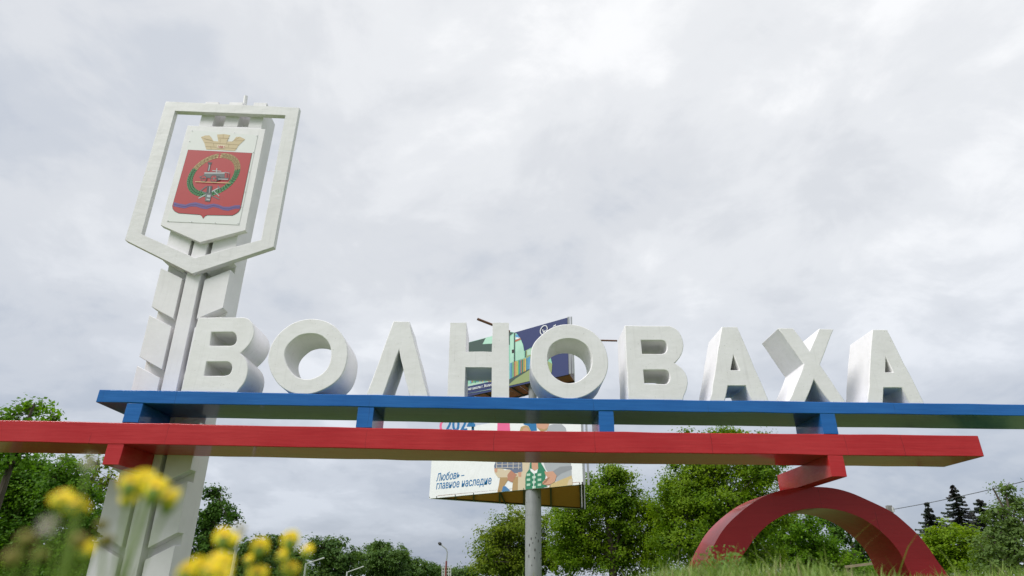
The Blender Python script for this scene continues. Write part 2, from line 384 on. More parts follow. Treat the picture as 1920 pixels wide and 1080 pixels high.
# ------------------------------------------------------------------ the nine letters
LY, LD = 10.02, 0.78
def letter(name, label, zf, outer, holes=(), smooth=False, flatbot=True):
    to3 = lambda lp: [at(x, y, LY) for x, y in zf(lp)]
    loops = [to3(outer)] + [to3(h) for h in holes]
    if smooth: loops = [smooth_loop(l, 3) for l in loops]
    else: loops = [densify(loops[0], 0.14, 0.0035)] + [densify(l, 0.3, 0.0) if len(l) > 4 else [np.array(p) for p in l] for l in loops[1:]]
    for l in loops[:1]:
        for i, p in enumerate(l):
            lim = float(bt(p[0])) - 0.006
            if flatbot and p[2] < lim + 0.07: p = np.array(p); p[2] = lim; l[i] = p
            elif p[2] < lim: p = np.array(p); p[2] = lim; l[i] = p
    o = from_bm(name, prism(loops, (0, LD, 0)), M['white'], None, 38); bevel(o, 0.012, 2)
    tag(o, label, 'letter', 'white concrete letters standing on the blue beam'); return o
def arc(p0, c, p1, n=8):
    """quadratic curve between two points, without the ends"""
    p0, c, p1 = map(np.array, (p0, c, p1)); return [tuple((1 - s) ** 2 * p0 + 2 * s * (1 - s) * c + s * s * p1) for s in np.linspace(0, 1, n + 2)[1:-1]]
def rnd(pts):
    """a point written as ('c', x, y) is the control point of a curve between its neighbours"""
    out = []; n = len(pts)
    for i, p in enumerate(pts):
        if p[0] == 'c':
            a, b2 = pts[i - 1], pts[(i + 1) % n]; out += arc(a, p[1:], b2, 7)
        else: out.append(p)
    return out
zB = Z6(340, 580, 6)
letter('concrete_letter', 'white letter В in front of the stele, at the left end of the word', zB,
       rnd([(192, 90), (700, 88), ('c', 800, 100), (821, 225), ('c', 832, 360), (665, 494), ('c', 752, 560), (752, 670), ('c', 740, 850), (595, 935), (-12, 935)]),
       [rnd([(340, 257), (570, 256), ('c', 620, 268), (622, 325), ('c', 622, 408), (545, 408), (318, 408)]),
        rnd([(285, 590), (515, 590), ('c', 568, 600), (570, 655), ('c', 562, 745), (485, 747), (252, 747)])])
letter('concrete_letter', 'white ring letter О between the leftmost В and the Л', Z6(490, 580, 6),
       [(75, 540), (110, 400), (200, 270), (330, 168), (465, 117), (600, 107), (735, 137), (850, 210), (930, 320), (970, 440), (958, 600), (900, 745), (790, 850), (620, 935), (470, 955), (330, 935), (200, 850), (120, 735), (85, 635)],
       [[(262, 500), (300, 400), (400, 310), (490, 278), (590, 274), (680, 300), (750, 365), (780, 440), (784, 530), (752, 640), (680, 725), (580, 775), (490, 785), (400, 758), (335, 700), (285, 610)]], True, False)
letter('concrete_letter', 'white letter Л like an open wedge, between the left О and the Н', Z6(670, 580, 6),
       [(405, 131), (588, 137), (800, 985), (582, 985), (470, 458), (287, 985), (93, 985)])
letter('concrete_letter', 'white letter Н with the upper poster showing through its gaps', Z6(820, 580, 6),
       [(145, 150), (328, 148), (320, 478), (613, 478), (622, 150), (805, 150), (808, 1000), (609, 1000), (612, 654), (316, 650), (305, 1000), (109, 1000)])
letter('concrete_letter', 'white ring letter О framing the navy edge of the upper poster', Z6(860, 580, 6),
       [(812, 560), (820, 450), (855, 370), (930, 290), (1030, 215), (1140, 175), (1250, 167), (1370, 185), (1500, 245), (1600, 345), (1660, 465), (1683, 600), (1665, 720), (1610, 830), (1500, 930), (1380, 990), (1240, 1010), (1130, 990), (1030, 945), (920, 860), (845, 750), (815, 650)],
       [[(1000, 540), (1015, 455), (1060, 388), (1140, 343), (1240, 328), (1340, 345), (1430, 400), (1480, 475), (1500, 560), (1490, 655), (1445, 730), (1370, 795), (1290, 825), (1200, 825), (1110, 785), (1045, 725), (1010, 640)]], True, False)
letter('concrete_letter', 'white letter В right of the ring framing the poster', Z6(1130, 590, 6),
       rnd([(247, 120), (750, 124), ('c', 895, 160), (911, 345), ('c', 905, 470), (808, 543), ('c', 960, 620), (959, 770), ('c', 940, 910), (868, 970), (289, 970)]),
       [rnd([(433, 288), (655, 288), ('c', 725, 290), (726, 365), ('c', 725, 440), (650, 441), (445, 439)]),
        rnd([(460, 622), (690, 622), ('c', 756, 630), (756, 700), ('c', 752, 782), (690, 780), (471, 774)])])
letter('concrete_letter', 'white letter А between the right В and the Х', Z6(1300, 590, 6),
       [(318, 137), (497, 137), (855, 985), (658, 985), (590, 799), (390, 799), (358, 985), (183, 985)], [[(452, 458), (520, 623), (420, 622)]])
letter('concrete_letter', 'white crossed letter Х over the arch, between the two А letters', Z6(1420, 590, 6),
       [(232, 150), (403, 152), (588, 405), (693, 157), (860, 163), (705, 562), (1000, 992), (818, 992), (638, 730), (540, 992), (352, 992), (522, 556)])
letter('concrete_letter', 'white letter А at the right end of the word', Z6(1580, 590, 6),
       [(332, 168), (502, 168), (922, 998), (747, 998), (668, 822), (463, 822), (456, 998), (279, 998)], [[(488, 483), (568, 647), (480, 647)]])

# ------------------------------------------------------------------ the stele
PF, PB, SB = 10.96, 11.19, 11.60          # front of the panels, of the shaft, back of the shaft
def dz(z): return (z - 3.7) if z < 6 else 2.3 + (z - 6) * 0.4
XL = lambda z: -6.80 - 0.035 * dz(z); IL = lambda z: -6.338 - 0.034 * dz(z); RL = lambda z: -6.264 - 0.034 * dz(z)
RR = lambda z: -5.99 - 0.032 * dz(z); IR = lambda z: -5.905 - 0.030 * dz(z); XR = lambda z: -5.455 - 0.024 * dz(z)
stele = empty('stele', (-6.1, 11.2, 0))
tag(stele, 'tall white concrete stele with chevron panels and a red coat of arms behind the letters', 'monument')
zs = [-0.3, 1, 2, 3, 4, 5, 6, 8, 9.93]
so_ = from_bm('shaft', prism([[(XL(z) + 0.012, PB - 0.01, z) for z in zs] + [(XR(z) - 0.010, PB - 0.01, z) for z in zs[::-1]]], (0, SB - PB, 0)), M['stele'], stele, 30); bevel(so_, 0.008)
rib = from_bm('rib', prism([[(RL(z), PF - 0.012, z) for z in zs[:-2] + [8.7]] + [(RR(z), PF - 0.012, z) for z in [8.7] + zs[:-2][::-1]]], (0, PB - PF + 0.01, 0)), M['stele'], stele, 30); bevel(rib, 0.007)
def panel(pts, name='panel', y0=PF, y1=PB):
    o = from_bm(name, prism([[(x, y0, z) for x, z in pts]], (0, y1 - y0, 0)), M['stele'], stele, 30); return bevel(o, 0.006)
for k in range(-1, 7):
    zo = 5.855 - 0.997 * k; zi = zo - 0.222
    if k == -1:      # the tall top pair behind the coat of arms
        bo, bi, to = 6.02, 5.775, 9.20
        panel([(XL(bo), bo), (IL(bi), bi), (IL(to), to), (XL(to), to)]); panel([(XR(bo), bo), (XR(to), to), (IR(to), to), (IR(bi), bi)])
        continue
    bo, bi = max(zo - 0.825, -0.28), max(zi - 0.84, -0.29)
    if zi < 0: continue
    panel([(XL(bo), bo), (IL(bi), bi), (IL(zi), zi), (XL(zo), zo)])
    panel([(XR(bo), bo), (XR(zo - 0.015), zo - 0.015), (IR(zi - 0.02), zi - 0.02), (IR(bi), bi)])
panel([(XL(9.2), 9.205), (XR(9.2), 9.205), (XR(9.34), 9.34), (XL(9.34), 9.34)], 'lintel', PF + 0.003)
for x0, x1 in ((-6.925, -6.630), (-6.386, -6.082), (-5.842, -5.552)):
    panel([(x0, 9.342), (x1, 9.342), (x1, 10.03), (x0, 10.03)], 'merlon', PF + 0.006, PB + 0.05)
a_ = at(459, 208, 11.3); b_ = at(461, 181, 11.3)
from_bm('rod', tube(bmesh.new(), [a_ - np.array([0, 0, 0.25]), b_], 0.045, 8), M['stele'], stele, 40)
z1 = Z6(220, 170, 3); FY = 10.85
fo = [at(x, y, FY) for x, y in z1([(272, 60), (1024, 95), (880, 878), (420, 1030), (42, 840)])]
fi = [at(x, y, FY) for x, y in z1([(325, 114), (945, 138), (808, 838), (437, 940), (135, 806)])]
fr = from_bm('shield_frame', prism([fo, fi], (0, 0.12, 0)), M['frame'], stele, 30); bevel(fr, 0.007)
plq = from_bm('plaque', prism([[at(x, y, FY) for x, y in z1([(395, 195), (833, 216), (720, 784), (462, 853), (243, 756)])]], (0, 0.12, 0)), M['stele'], stele, 30); bevel(plq, 0.006)
zE = Z6(300, 230, 5.4)
def E3(pts, k): return [at(x, y, FY - 0.004 - 0.0022 * k) for x, y in zE(pts)]
esh = from_bm('emblem_sheet', prism([E3([(320, 75), (990, 125), (800, 1035), (440, 1016), (70, 1000)], 1)], (0, 0.0045, 0)), PR['sheet'], plq)
crown = [(415, 145), (455, 130), (500, 128), (520, 150), (540, 185), (590, 190), (577, 120), (645, 115), (710, 125), (675, 190), (735, 190), (770, 145), (810, 142), (862, 168), (800, 225), (758, 285), (600, 275), (468, 270), (450, 210)]
def stroke(a, b, wd):
    a, b = np.array(a, float), np.array(b, float); n = np.array([-(b - a)[1], (b - a)[0]]); n = n / np.linalg.norm(n) * wd / 2
    return [tuple(a - n), tuple(b - n), tuple(b + n), tuple(a + n)]
def disc(c, r, n=16, sq=1.0): return [(c[0] + r * math.cos(2 * math.pi * k / n), c[1] + r * sq * math.sin(2 * math.pi * k / n)) for k in range(n)]
cl = [stroke(*s) for s in (((455, 200), (800, 225), 4), ((460, 240), (780, 262), 4), ((590, 155), (700, 160), 4), ((640, 120), (640, 158), 3), ((610, 165), (608, 205), 3), ((690, 165), (672, 212), 3), ((540, 208), (545, 240), 3),
      ((700, 215), (690, 250), 3), ((510, 240), (520, 272), 3), ((450, 165), (530, 180), 3), ((760, 185), (850, 180), 3), ((420, 150), (540, 190), 3), ((730, 192), (800, 150), 3))]
flat('crown', [E3(p, 2.6) for p in [crown]] + [E3(p, 3.2) for p in cl], [PR['stone'], PR['stone_dark']], plq, [0] + [1] * len(cl))
shield = [(285, 275), (930, 308), (822, 830), (812, 870), (795, 900), (765, 922), (730, 938), (480, 934), (455, 945), (437, 968), (420, 940), (405, 930), (190, 915), (150, 895), (130, 870), (126, 840)]
cs = np.mean(shield, 0); outl = [tuple(cs + (np.array(p) - cs) * 1.008 + np.array([0.5, 3])) for p in shield]
flat('shield', [E3(outl, 2.5), E3(shield, 3.0)], [PR['black'], PR['red']], plq, [0, 1])
wt = [(140, 805), (200, 820), (260, 830), (300, 815), (360, 805), (420, 820), (470, 832), (540, 820), (590, 828), (640, 850), (700, 852), (760, 836), (812, 835)]
wb = [(808, 870), (760, 870), (690, 892), (640, 885), (590, 864), (540, 853), (470, 876), (420, 868), (370, 850), (310, 848), (250, 868), (190, 857), (134, 845)]
mid = [tuple((np.array(p) + np.array(q)) / 2) for p, q in zip(wt, wb[::-1])]
strokes = [stroke(p, q, 5) for p, q in zip(mid, mid[1:])]
flat('wave', [E3(wt + wb, 3.8)] + [E3(s, 4.4) for s in strokes], [PR['violet'], PR['violet_dark']], plq, [0] + [1] * len(strokes))
C0, A0, B0 = np.array([543, 530]), np.array([236, -28]), np.array([-55, 195])
wpl, wid = [], []
el = lambda a, s=1.0: C0 + (A0 * math.cos(a) + B0 * math.sin(a)) * s
N_ = 110
for k in range(N_):
    a = 2 * math.pi * k / N_; p = el(a)
    if abs((a - 1.5 * math.pi)) < 0.05: continue
    up = p[1] < 478; q = el(a + 2 * math.pi / N_)
    wpl.append([tuple(el(a, 0.875)), tuple(el(a + 0.06, 0.875)), tuple(el(a + 0.06, 1.12)), tuple(el(a, 1.12))]); wid.append(1 if up else 3)
    tang = (el(a + 0.02) - p) / np.linalg.norm(el(a + 0.02) - p)
    sgn = -1 if math.cos(a) > 0 else 1
    for s, an in ((0.915, 0.5), (1.0, 0.0), (1.08, -0.5)):
        q = el(a + 0.03 * (k % 2), s); ca, sa = math.cos(an * sgn), math.sin(an * sgn); d = np.array([tang[0] * ca - tang[1] * sa, tang[0] * sa + tang[1] * ca]); n = np.array([-d[1], d[0]])
        ln, wd = (12, 5) if up else (15, 6)
        wpl.append([tuple(q - d * ln), tuple(q + n * wd), tuple(q + d * ln), tuple(q - n * wd)]); wid.append((0 if (k + int(s * 100)) % 3 else 1) if up else (2 if (k + int(s * 100)) % 2 else 4))
flat('wreath', [E3(p, 3.4 + 0.5 * (i % 4 != 0) + 0.15 * (i % 4)) for i, p in enumerate(wpl)], [PR['wheat'], PR['wheat_dark'], PR['leaf_light'], PR['leaf'], PR['leaf']], plq, wid)
loco = [([(445, 515), (655, 505), (655, 556), (560, 552), (445, 546)], 0), ([(450, 503), (655, 503), (655, 516), (450, 516)], 2), ([(483, 400), (528, 402), (522, 420), (515, 425), (503, 492), (476, 490), (492, 425), (484, 418)], 1),
        ([(500, 425), (508, 427), (496, 490), (488, 490)], 2), (stroke((575, 460), (572, 505), 9), 2), (stroke((530, 485), (620, 492), 8), 2), (stroke((400, 548), (695, 566), 10), 0), (stroke((655, 500), (705, 512), 5), 2), (stroke((705, 512), (697, 568), 5), 1), (stroke((680, 512), (676, 565), 5), 1),
        (disc((443, 566), 33), 1), (disc((443, 566), 26), 3), (disc((443, 566), 9), 1), (disc((547, 566), 40), 1), (disc((547, 566), 32), 3), (disc((547, 566), 10), 2), (stroke((517, 566), (577, 566), 6), 1), (stroke((547, 536), (547, 596), 6), 1), (stroke((417, 566), (469, 566), 5), 1), (stroke((355, 597), (715, 612), 7), 4),
        (disc((590, 562), 24), 1), (stroke((590, 570), (690, 575), 8), 2)]
flat('locomotive', [E3(p, 4.2 + 0.2 * i) for i, (p, _) in enumerate(loco)], [PR['iron'], PR['iron_dark'], PR['silver'], PR['red'], PR['wheat']], plq, [c for _, c in loco])
tools = [(stroke((405, 685), (600, 775), 10), 0), (stroke((390, 765), (605, 655), 10), 2), (stroke((585, 640), (615, 690), 12), 0), (stroke((410, 690), (470, 645), 10), 0), ([(478, 640), (530, 640), (522, 720), (468, 718)], 1), (stroke((505, 645), (497, 715), 6), 2), ([(462, 715), (525, 720), (505, 800), (455, 795)], 0), ([(478, 730), (512, 733), (508, 755), (474, 752)], 2),
         (stroke((470, 775), (505, 780), 12), 2), (stroke((545, 690), (600, 745), 8), 2)]
flat('tools', [E3(p, 4.2 + 0.2 * i) for i, (p, _) in enumerate(tools)], [PR['iron'], PR['iron_dark'], PR['silver']], plq, [c for _, c in tools])
flat('date_plate', [E3([(578, 224), (660, 230), (656, 264), (576, 258)], 3.8)], [PR['cream']], plq)
o3, u3, v3 = E3([(584, 256)], 4.4)[0], E3([(650, 261)], 4.4)[0], E3([(588, 231)], 4.4)[0]
text_on('date', '1881', o3, u3 - o3, v3 - o3, PR['red'], plq, 0.025)
for p in ((325, 82), (755, 103), (980, 132), (300, 190), (945, 300), (905, 500), (860, 700), (825, 850), (790, 1020), (80, 992), (320, 1003), (560, 1015)):
    c = E3([p], 2)[0]; from_bm('rivet', prism([[tuple(c + np.array([0.009 * math.cos(a), 0, 0.009 * math.sin(a)])) for a in np.linspace(0, 2 * math.pi, 7)[:-1]]], (0, -0.008, 0)), M['steel'], plq)

# ------------------------------------------------------------------ billboard on its pole
bill = empty('billboard', (2.4, 20.6, 0))
tag(bill, 'grey pole with two angled advertising boards, a navy poster above a white family poster', 'billboard')
D1 = 19.0
pr_ = at(1093, 908, D1); zb = pr_[2]; pl_ = atz(805, 935, zb)          # lower board: near right end, far left end
ev = pl_ - pr_; wid1 = np.linalg.norm(ev); eu = -ev / wid1              # eu points right
nrm = np.array([eu[1], -eu[0], 0.0])                                   # towards the camera
if nrm[1] > 0: nrm = -nrm
top1 = onplane(1093, 762, pr_, nrm)[2]; H1 = top1 - zb
Zv = np.array([0, 0, 1.0])
back_r = atz(1094, 955, zb)                                            # far right corner of the wedge
def on1(pts, k=1): return [onplane(x, y, pr_ + nrm * 0.004 * k, nrm) for x, y in pts]
W1 = pl_, pr_, back_r
core = [pl_ - nrm * 0.02, pr_ - nrm * 0.02, back_r + nrm * 0.02]
fpost = from_bm('poster', prism([[pl_, pr_, pr_ + Zv * H1, pl_ + Zv * H1]], -nrm * 0.03), M['vinyl'], bill)
bd = back_r - pl_; bn = np.array([-bd[1], bd[0], 0]); bn /= np.linalg.norm(bn)
if bn[1] < 0: bn = -bn
from_bm('back_poster', prism([[pl_ + Zv * 0.0, back_r, back_r + Zv * H1, pl_ + Zv * H1]], bn * 0.03), PR['white'], bill)
# underside: chipboard sheets between dark steel bars
def lerp(a, b, s): return np.array(a) + (np.array(b) - np.array(a)) * s
def rear(p):
    """the point of the far bottom edge straight behind p as one looks along the wedge"""
    d = np.array([p[0], p[1]]); e = (back_r - pl_)[:2]
    A_ = np.array([[d[0], -e[0]], [d[1], -e[1]]]); tt = np.linalg.solve(A_, pl_[:2])
    return np.array([d[0] * tt[0], d[1] * tt[0], zb])
ss = [0.06, 0.20, 0.33, 0.505, 0.66, 0.82, 0.985]
for s0, s1 in zip(ss, ss[1:]):
    a0, a1 = lerp(pl_, pr_, s0 + 0.003), lerp(pl_, pr_, s1 - 0.003)
    from_bm('chipboard_sheet', prism([[p + Zv * 0.06 for p in (a0, a1, rear(a1), rear(a0))]], (0, 0, 0.02)), M['osb'], bill)
def bar(a, b, r, name='frame_bar', mat='dark', par=None, sides=4): return from_bm(name, tube(bmesh.new(), [a, b], r, sides), M[mat], par or bill)
for s_ in ss:
    a0 = lerp(pl_, pr_, s_); bar(a0 + Zv * 0.03, rear(a0) + Zv * 0.03, 0.04)
a0 = lerp(pl_, pr_, 0.505); bar(a0 + Zv * 0.0, rear(a0 - eu * -0.25) + Zv * 0.0, 0.03)
bar(pl_ + Zv * 0.03 - nrm * 0.07, pr_ + Zv * 0.03 - nrm * 0.07, 0.045); bar(pl_ + Zv * 0.04, back_r + Zv * 0.04, 0.03); bar(pr_ + Zv * 0.03, back_r + Zv * 0.03, 0.05)
for p in (pr_ + eu * 0.05, pr_ + eu * 0.13 - nrm * 0.1): bar(p - Zv * 0.02, p + Zv * (H1 + 0.02), 0.04, 'end_post', 'steel')
bar(back_r + eu * 0.06, back_r + eu * 0.06 + Zv * H1, 0.04, 'end_post', 'steel')
# print on the lower poster
zP = Z6(790, 780, 6)
o3, u3, v3 = on1(zP([(166, 735), (428, 700), (180, 650)]))
text_on('slogan', 'Любовь', o3, u3 - o3, v3 - o3, PR['blue'], fpost, 0.012)
flat('dash', [on1(zP([(448, 668), (484, 661), (484, 670), (448, 677)]))], [PR['blue']], fpost)
o3, u3, v3 = on1(zP([(166, 824), (786, 765), (175, 752)]))
text_on('slogan', 'главное наследие', o3, u3 - o3, (v3 - o3) * 1.18, PR['blue'], fpost, 0.012)
o3, u3, v3 = on1(zP([(262, 176), (606, 164), (266, 20)]))
text_on('year', '2024', o3, u3 - o3, v3 - o3, PR['blue'], fpost, 0.03)
pk = [stroke(p, q, 26) for p, q in zip([(262, 40), (222, 80), (215, 125), (228, 165)], [(222, 80), (215, 125), (228, 165), (262, 190)])]
flat('pink_swirl', [on1(zP(p), 1 + 0.2 * i) for i, p in enumerate(pk)], [PR['pink']], fpost)
flat('pink_block', [on1(zP([(858, 40), (990, 40), (1000, 178), (853, 172)]))], [PR['pink']], fpost)
fig = [([(1150, 60), (1290, 60), (1300, 165), (1235, 170), (1205, 112), (1150, 95)], 'blue'),
       ([(1105, 172), (1120, 122), (1165, 105), (1205, 115), (1235, 172), (1255, 300), (1225, 420), (1120, 420), (1095, 300)], 'blond'), ([(1135, 172), (1150, 137), (1180, 128), (1208, 148), (1216, 172), (1215, 260), (1180, 300), (1140, 260)], 'skin'),
       ([(1410, 178), (1430, 110), (1480, 92), (1580, 92), (1622, 132), (1650, 250), (1675, 450), (1690, 640), (1690, 690), (1520, 738), (1480, 700), (1400, 600), (1330, 400)], 'grey'),
       ([(1290, 60), (1445, 60), (1435, 100), (1410, 162), (1345, 176), (1300, 130)], 'skin'), ([(1300, 128), (1345, 176), (1412, 162), (1425, 130), (1380, 150), (1340, 140)], 'khaki'),
       ([(1480, 620), (1560, 570), (1690, 560), (1692, 600), (1570, 650), (1520, 690)], 'grey_dark'),
       ([(1690, 668), (1700, 775), (1560, 792), (1430, 805), (1470, 760), (1560, 722)], 'ochre'), ([(1700, 700), (1702, 773), (1640, 780), (1660, 720)], 'beige'),
       ([(820, 610), (870, 568), (940, 610), (1000, 600), (1070, 430), (1130, 410), (1225, 430), (1215, 560), (1195, 640), (1172, 700), (1168, 826), (1085, 836), (1060, 720), (960, 710), (860, 690), (825, 640)], 'beige'),
       ([(885, 690), (965, 690), (975, 720), (935, 780), (895, 853), (855, 858), (875, 760)], 'khaki'), ([(1035, 690), (1088, 680), (1085, 833), (1020, 840)], 'khaki'), ([(918, 790), (948, 790), (1000, 838), (905, 852)], 'jeans'),
       ([(818, 560), (870, 430), (1000, 400), (1110, 430), (1135, 540), (1138, 622), (1088, 640), (1040, 645), (1000, 604), (940, 592), (870, 588), (822, 594)], 'plaid'),
       ([(820, 590), (856, 588), (852, 634), (826, 632)], 'skin'), ([(1086, 632), (1126, 630), (1122, 686), (1092, 682)], 'skin'), ([(985, 640), (1010, 610), (1050, 645), (1080, 660), (1060, 680), (1022, 748), (970, 722), (968, 662)], 'skin_dark'),
       ([(1215, 600), (1225, 520), (1330, 500), (1365, 560), (1400, 620), (1392, 700), (1372, 765), (1422, 792), (1360, 806), (1172, 826), (1170, 700), (1182, 640)], 'green'),
       ([(1240, 500), (1312, 500), (1314, 592), (1275, 615), (1242, 590)], 'skin'), ([(1225, 590), (1250, 600), (1275, 618), (1310, 596), (1300, 640), (1262, 650), (1230, 620)], 'white'),
       ([(1385, 622), (1415, 628), (1480, 620), (1522, 670), (1502, 738), (1452, 768), (1400, 775), (1368, 770), (1362, 745), (1420, 690), (1392, 655)], 'skin')]
names = sorted({c for _, c in fig} | {'plaid_light', 'pale_green', 'skin_dark'})
extra = []
for k in range(5): extra.append((stroke((850 + 62 * k, 450), (846 + 62 * k, 586 if k < 3 else 600), 9), 'plaid_light'))
for k in range(4): extra.append((stroke((845, 470 + 38 * k), (1122, 462 + 38 * k), 7), 'plaid_light'))
for k in range(6):
    for j in range(3):
        if (k + j) % 2 == 0: extra.append(([(1185 + 62 * j, 650 + 28 * k), (1225 + 62 * j, 646 + 28 * k), (1225 + 62 * j, 672 + 28 * k), (1185 + 62 * j, 676 + 28 * k)], 'pale_green'))
extra += [(stroke((1272, 640), (1262, 815), 7), 'white')]
for q in ((1440, 690), (1425, 712), (1408, 735)): extra.append((stroke(q, (q[0] - 50, q[1] + 28), 5), 'skin_dark'))
allp = fig + extra
flat('family_picture', [on1(zP(p), 1 + 0.12 * i) for i, (p, _) in enumerate(allp)], [PR[n] for n in names], fpost, [names.index(c) for _, c in allp])
# upper board
D2 = 19.6
qr = at(1066, 702, D2); z2 = qr[2]; ql = onplane(862, 740, qr, nrm); ql = np.array([ql[0], ql[1], z2])
eu2 = (qr - ql) / np.linalg.norm(qr - ql); n2_ = np.array([eu2[1], -eu2[0], 0.0]); n2_ = n2_ if n2_[1] < 0 else -n2_
H2 = onplane(1065, 595, qr, n2_)[2] - z2
br2 = atz(1077, 717, z2); bl2 = atz(975, 744.5, z2); bl2 = br2 + (bl2 - br2) * (np.linalg.norm(qr - ql) / np.linalg.norm(bl2 - br2))
def on2(pts, k=1): return [onplane(x, y, qr + n2_ * 0.004 * k, n2_) for x, y in pts]
upost = from_bm('upper_poster', prism([[ql, qr, qr + Zv * H2, ql + Zv * H2]], -n2_ * 0.03), PR['navy'], bill)
b2d = br2 - bl2; b2n = np.array([-b2d[1], b2d[0], 0]); b2n /= np.linalg.norm(b2n); b2n = b2n if b2n[1] > 0 else -b2n
from_bm('back_poster', prism([[bl2, br2, br2 + Zv * H2, bl2 + Zv * H2]], b2n * 0.03), PR['white'], bill)
for k in range(9):
    s0, s1 = k / 9 + 0.004, (k + 1) / 9 - 0.004
    q = [lerp(ql, qr, s0), lerp(ql, qr, s1), lerp(bl2, br2, s1), lerp(bl2, br2, s0)]
    from_bm('plank', prism([[p + Zv * (0.05 + 0.004 * (k % 2)) - n2_ * 0.02 for p in q]], (0, 0, 0.02)), M['plank'], bill)
bar(ql + Zv * 0.02 - n2_ * 0.06, qr + Zv * 0.02 - n2_ * 0.06, 0.03); bar(bl2 + Zv * 0.02, br2 + Zv * 0.02, 0.03)
for s_ in (0.25, 0.5, 0.62, 0.86):
    a, c = lerp(ql, qr, s_) - n2_ * 0.06, lerp(bl2, br2, s_); bar(a, c, 0.028)
    bar(lerp(a, c, 0.1), lerp(a, c, 0.5) - Zv * 0.16 + eu2 * 0.25, 0.022); bar(lerp(a, c, 0.5) - Zv * 0.16 + eu2 * 0.25, lerp(a, c, 0.9) + eu2 * 0.5, 0.022)
bar(qr + eu2 * 0.06, qr + eu2 * 0.06 + Zv * H2, 0.05, 'end_post', 'steel'); bar(qr + eu2 * 0.15 - n2_ * 0.03, qr + eu2 * 0.15 - n2_ * 0.03 + Zv * H2, 0.035, 'end_post', 'steel')
bme = bmesh.new()
a = at(956, 622, D2 + 0.9); c = at(895, 598, D2 + 0.6); tube(bme, [a, c], 0.045, 6); tube(bme, [c, c + np.array([0.08, 0.0, -0.06])], 0.03, 6)
from_bm('lamp_arm', bme, M['rust'], bill)
bme = bmesh.new(); a = at(1072, 637, D2 + 0.3); c = at(1157, 639, D2 + 0.6); tube(bme, [a, c], 0.03, 6)
from_bm('lamp_arm', bme, M['rust'], bill)
zU = Z6(860, 580, 6)
up = [([(20, 395), (570, 250), (610, 256), (652, 272), (695, 325), (725, 400), (738, 470), (830, 425), (960, 440), (1028, 520), (1052, 610), (1046, 700), (1030, 752), (560, 862), (20, 965)], 'teal'),
      ([(20, 398), (305, 322), (268, 392), (380, 386), (380, 482), (20, 500)], 'dark_green'), ([(305, 322), (385, 300), (385, 384), (270, 390)], 'teal_light'), ([(385, 300), (570, 255), (620, 262), (575, 300), (575, 400), (385, 440)], 'dark_green'),
      ([(580, 310), (620, 270), (620, 600), (580, 610)], 'teal_light'), ([(640, 292), (662, 280), (695, 330), (640, 348)], 'sky'), ([(640, 312), (688, 320), (690, 330), (640, 338)], 'white'), ([(636, 345), (695, 322), (697, 342), (636, 368)], 'brick'), ([(640, 370), (705, 350), (732, 440), (736, 550), (640, 580)], 'teal_light'),
      (stroke((628, 262), (628, 592), 13), 'dark_green'), (stroke((752, 465), (752, 540), 12), 'dark_green'), ([(598, 455), (622, 450), (622, 490), (598, 495)], 'black'), ([(760, 460), (830, 432), (960, 445), (1000, 490), (900, 530), (760, 560)], 'meadow'), ([(770, 462), (832, 436), (850, 500), (770, 520)], 'pale_green'),
      ([(560, 850), (560, 790), (790, 668), (1000, 580), (1052, 612), (1046, 700), (1030, 752), (560, 862)], 'meadow'), ([(560, 850), (560, 790), (800, 660), (830, 660), (640, 780)], 'dark_green'),
      ([(20, 900), (100, 845), (330, 800), (560, 780), (560, 862), (20, 965)], 'pale_green'), ([(20, 885), (375, 808), (480, 788), (480, 868), (375, 892), (20, 965)], 'navy')]
colseq = ['sky', 'jeans', 'leaf_light', 'brick', 'orange', 'yellow', 'leaf_light', 'blue', 'brick', 'green', 'orange', 'yellow', 'jeans', 'sky']
for k in range(15):
    x = 575 + k * 15.5; yt = 603 - (x - 575) * 0.30 + rng.uniform(-8, 8); yb = 785 - (x - 575) * 0.52
    up.append(([(x, yt), (x + 10, yt - 4), (x + 10, yb - 5), (x, yb)], colseq[k % len(colseq)]))
for k in range(14):
    x = 130 + k * 17; yt = 800 - (x - 130) * 0.05; up.append(([(x, 770), (x + 10, 768), (x + 10, yt + rng.uniform(12, 34)), (x, yt + rng.uniform(12, 34))], colseq[(k * 3) % len(colseq)]))
ringo = [(957 + 38 * math.cos(a) + 9 * math.sin(a) * -1, 232 + 50 * math.sin(a) - 6 * math.cos(a)) for a in np.linspace(0, 2 * math.pi, 29)]
up += [(stroke(p, q, 9), 'white') for p, q in zip(ringo, ringo[1:])]
up += [(stroke((945, 225), (955, 262), 9), 'white'), (stroke((955, 262), (975, 235), 9), 'white'), (stroke((1062, 192), (1086, 178), 8), 'white'), (stroke((1090, 170), (1084, 190), 7), 'white'), (stroke((1000, 250), (1020, 240), 7), 'white')]
names = sorted({c for _, c in up})
flat('school_picture', [on2(zU(p), 1 + 0.1 * i) for i, (p, _) in enumerate(up)], [PR[n] for n in names], upost, [names.index(c) for _, c in up])
o3, u3, v3 = on2(zU([(60, 920), (452, 845), (60, 892)]), 8)
text_on('caption', 'енная школа г. Волновахи', o3, u3 - o3, v3 - o3, PR['white'], upost, 0.02)
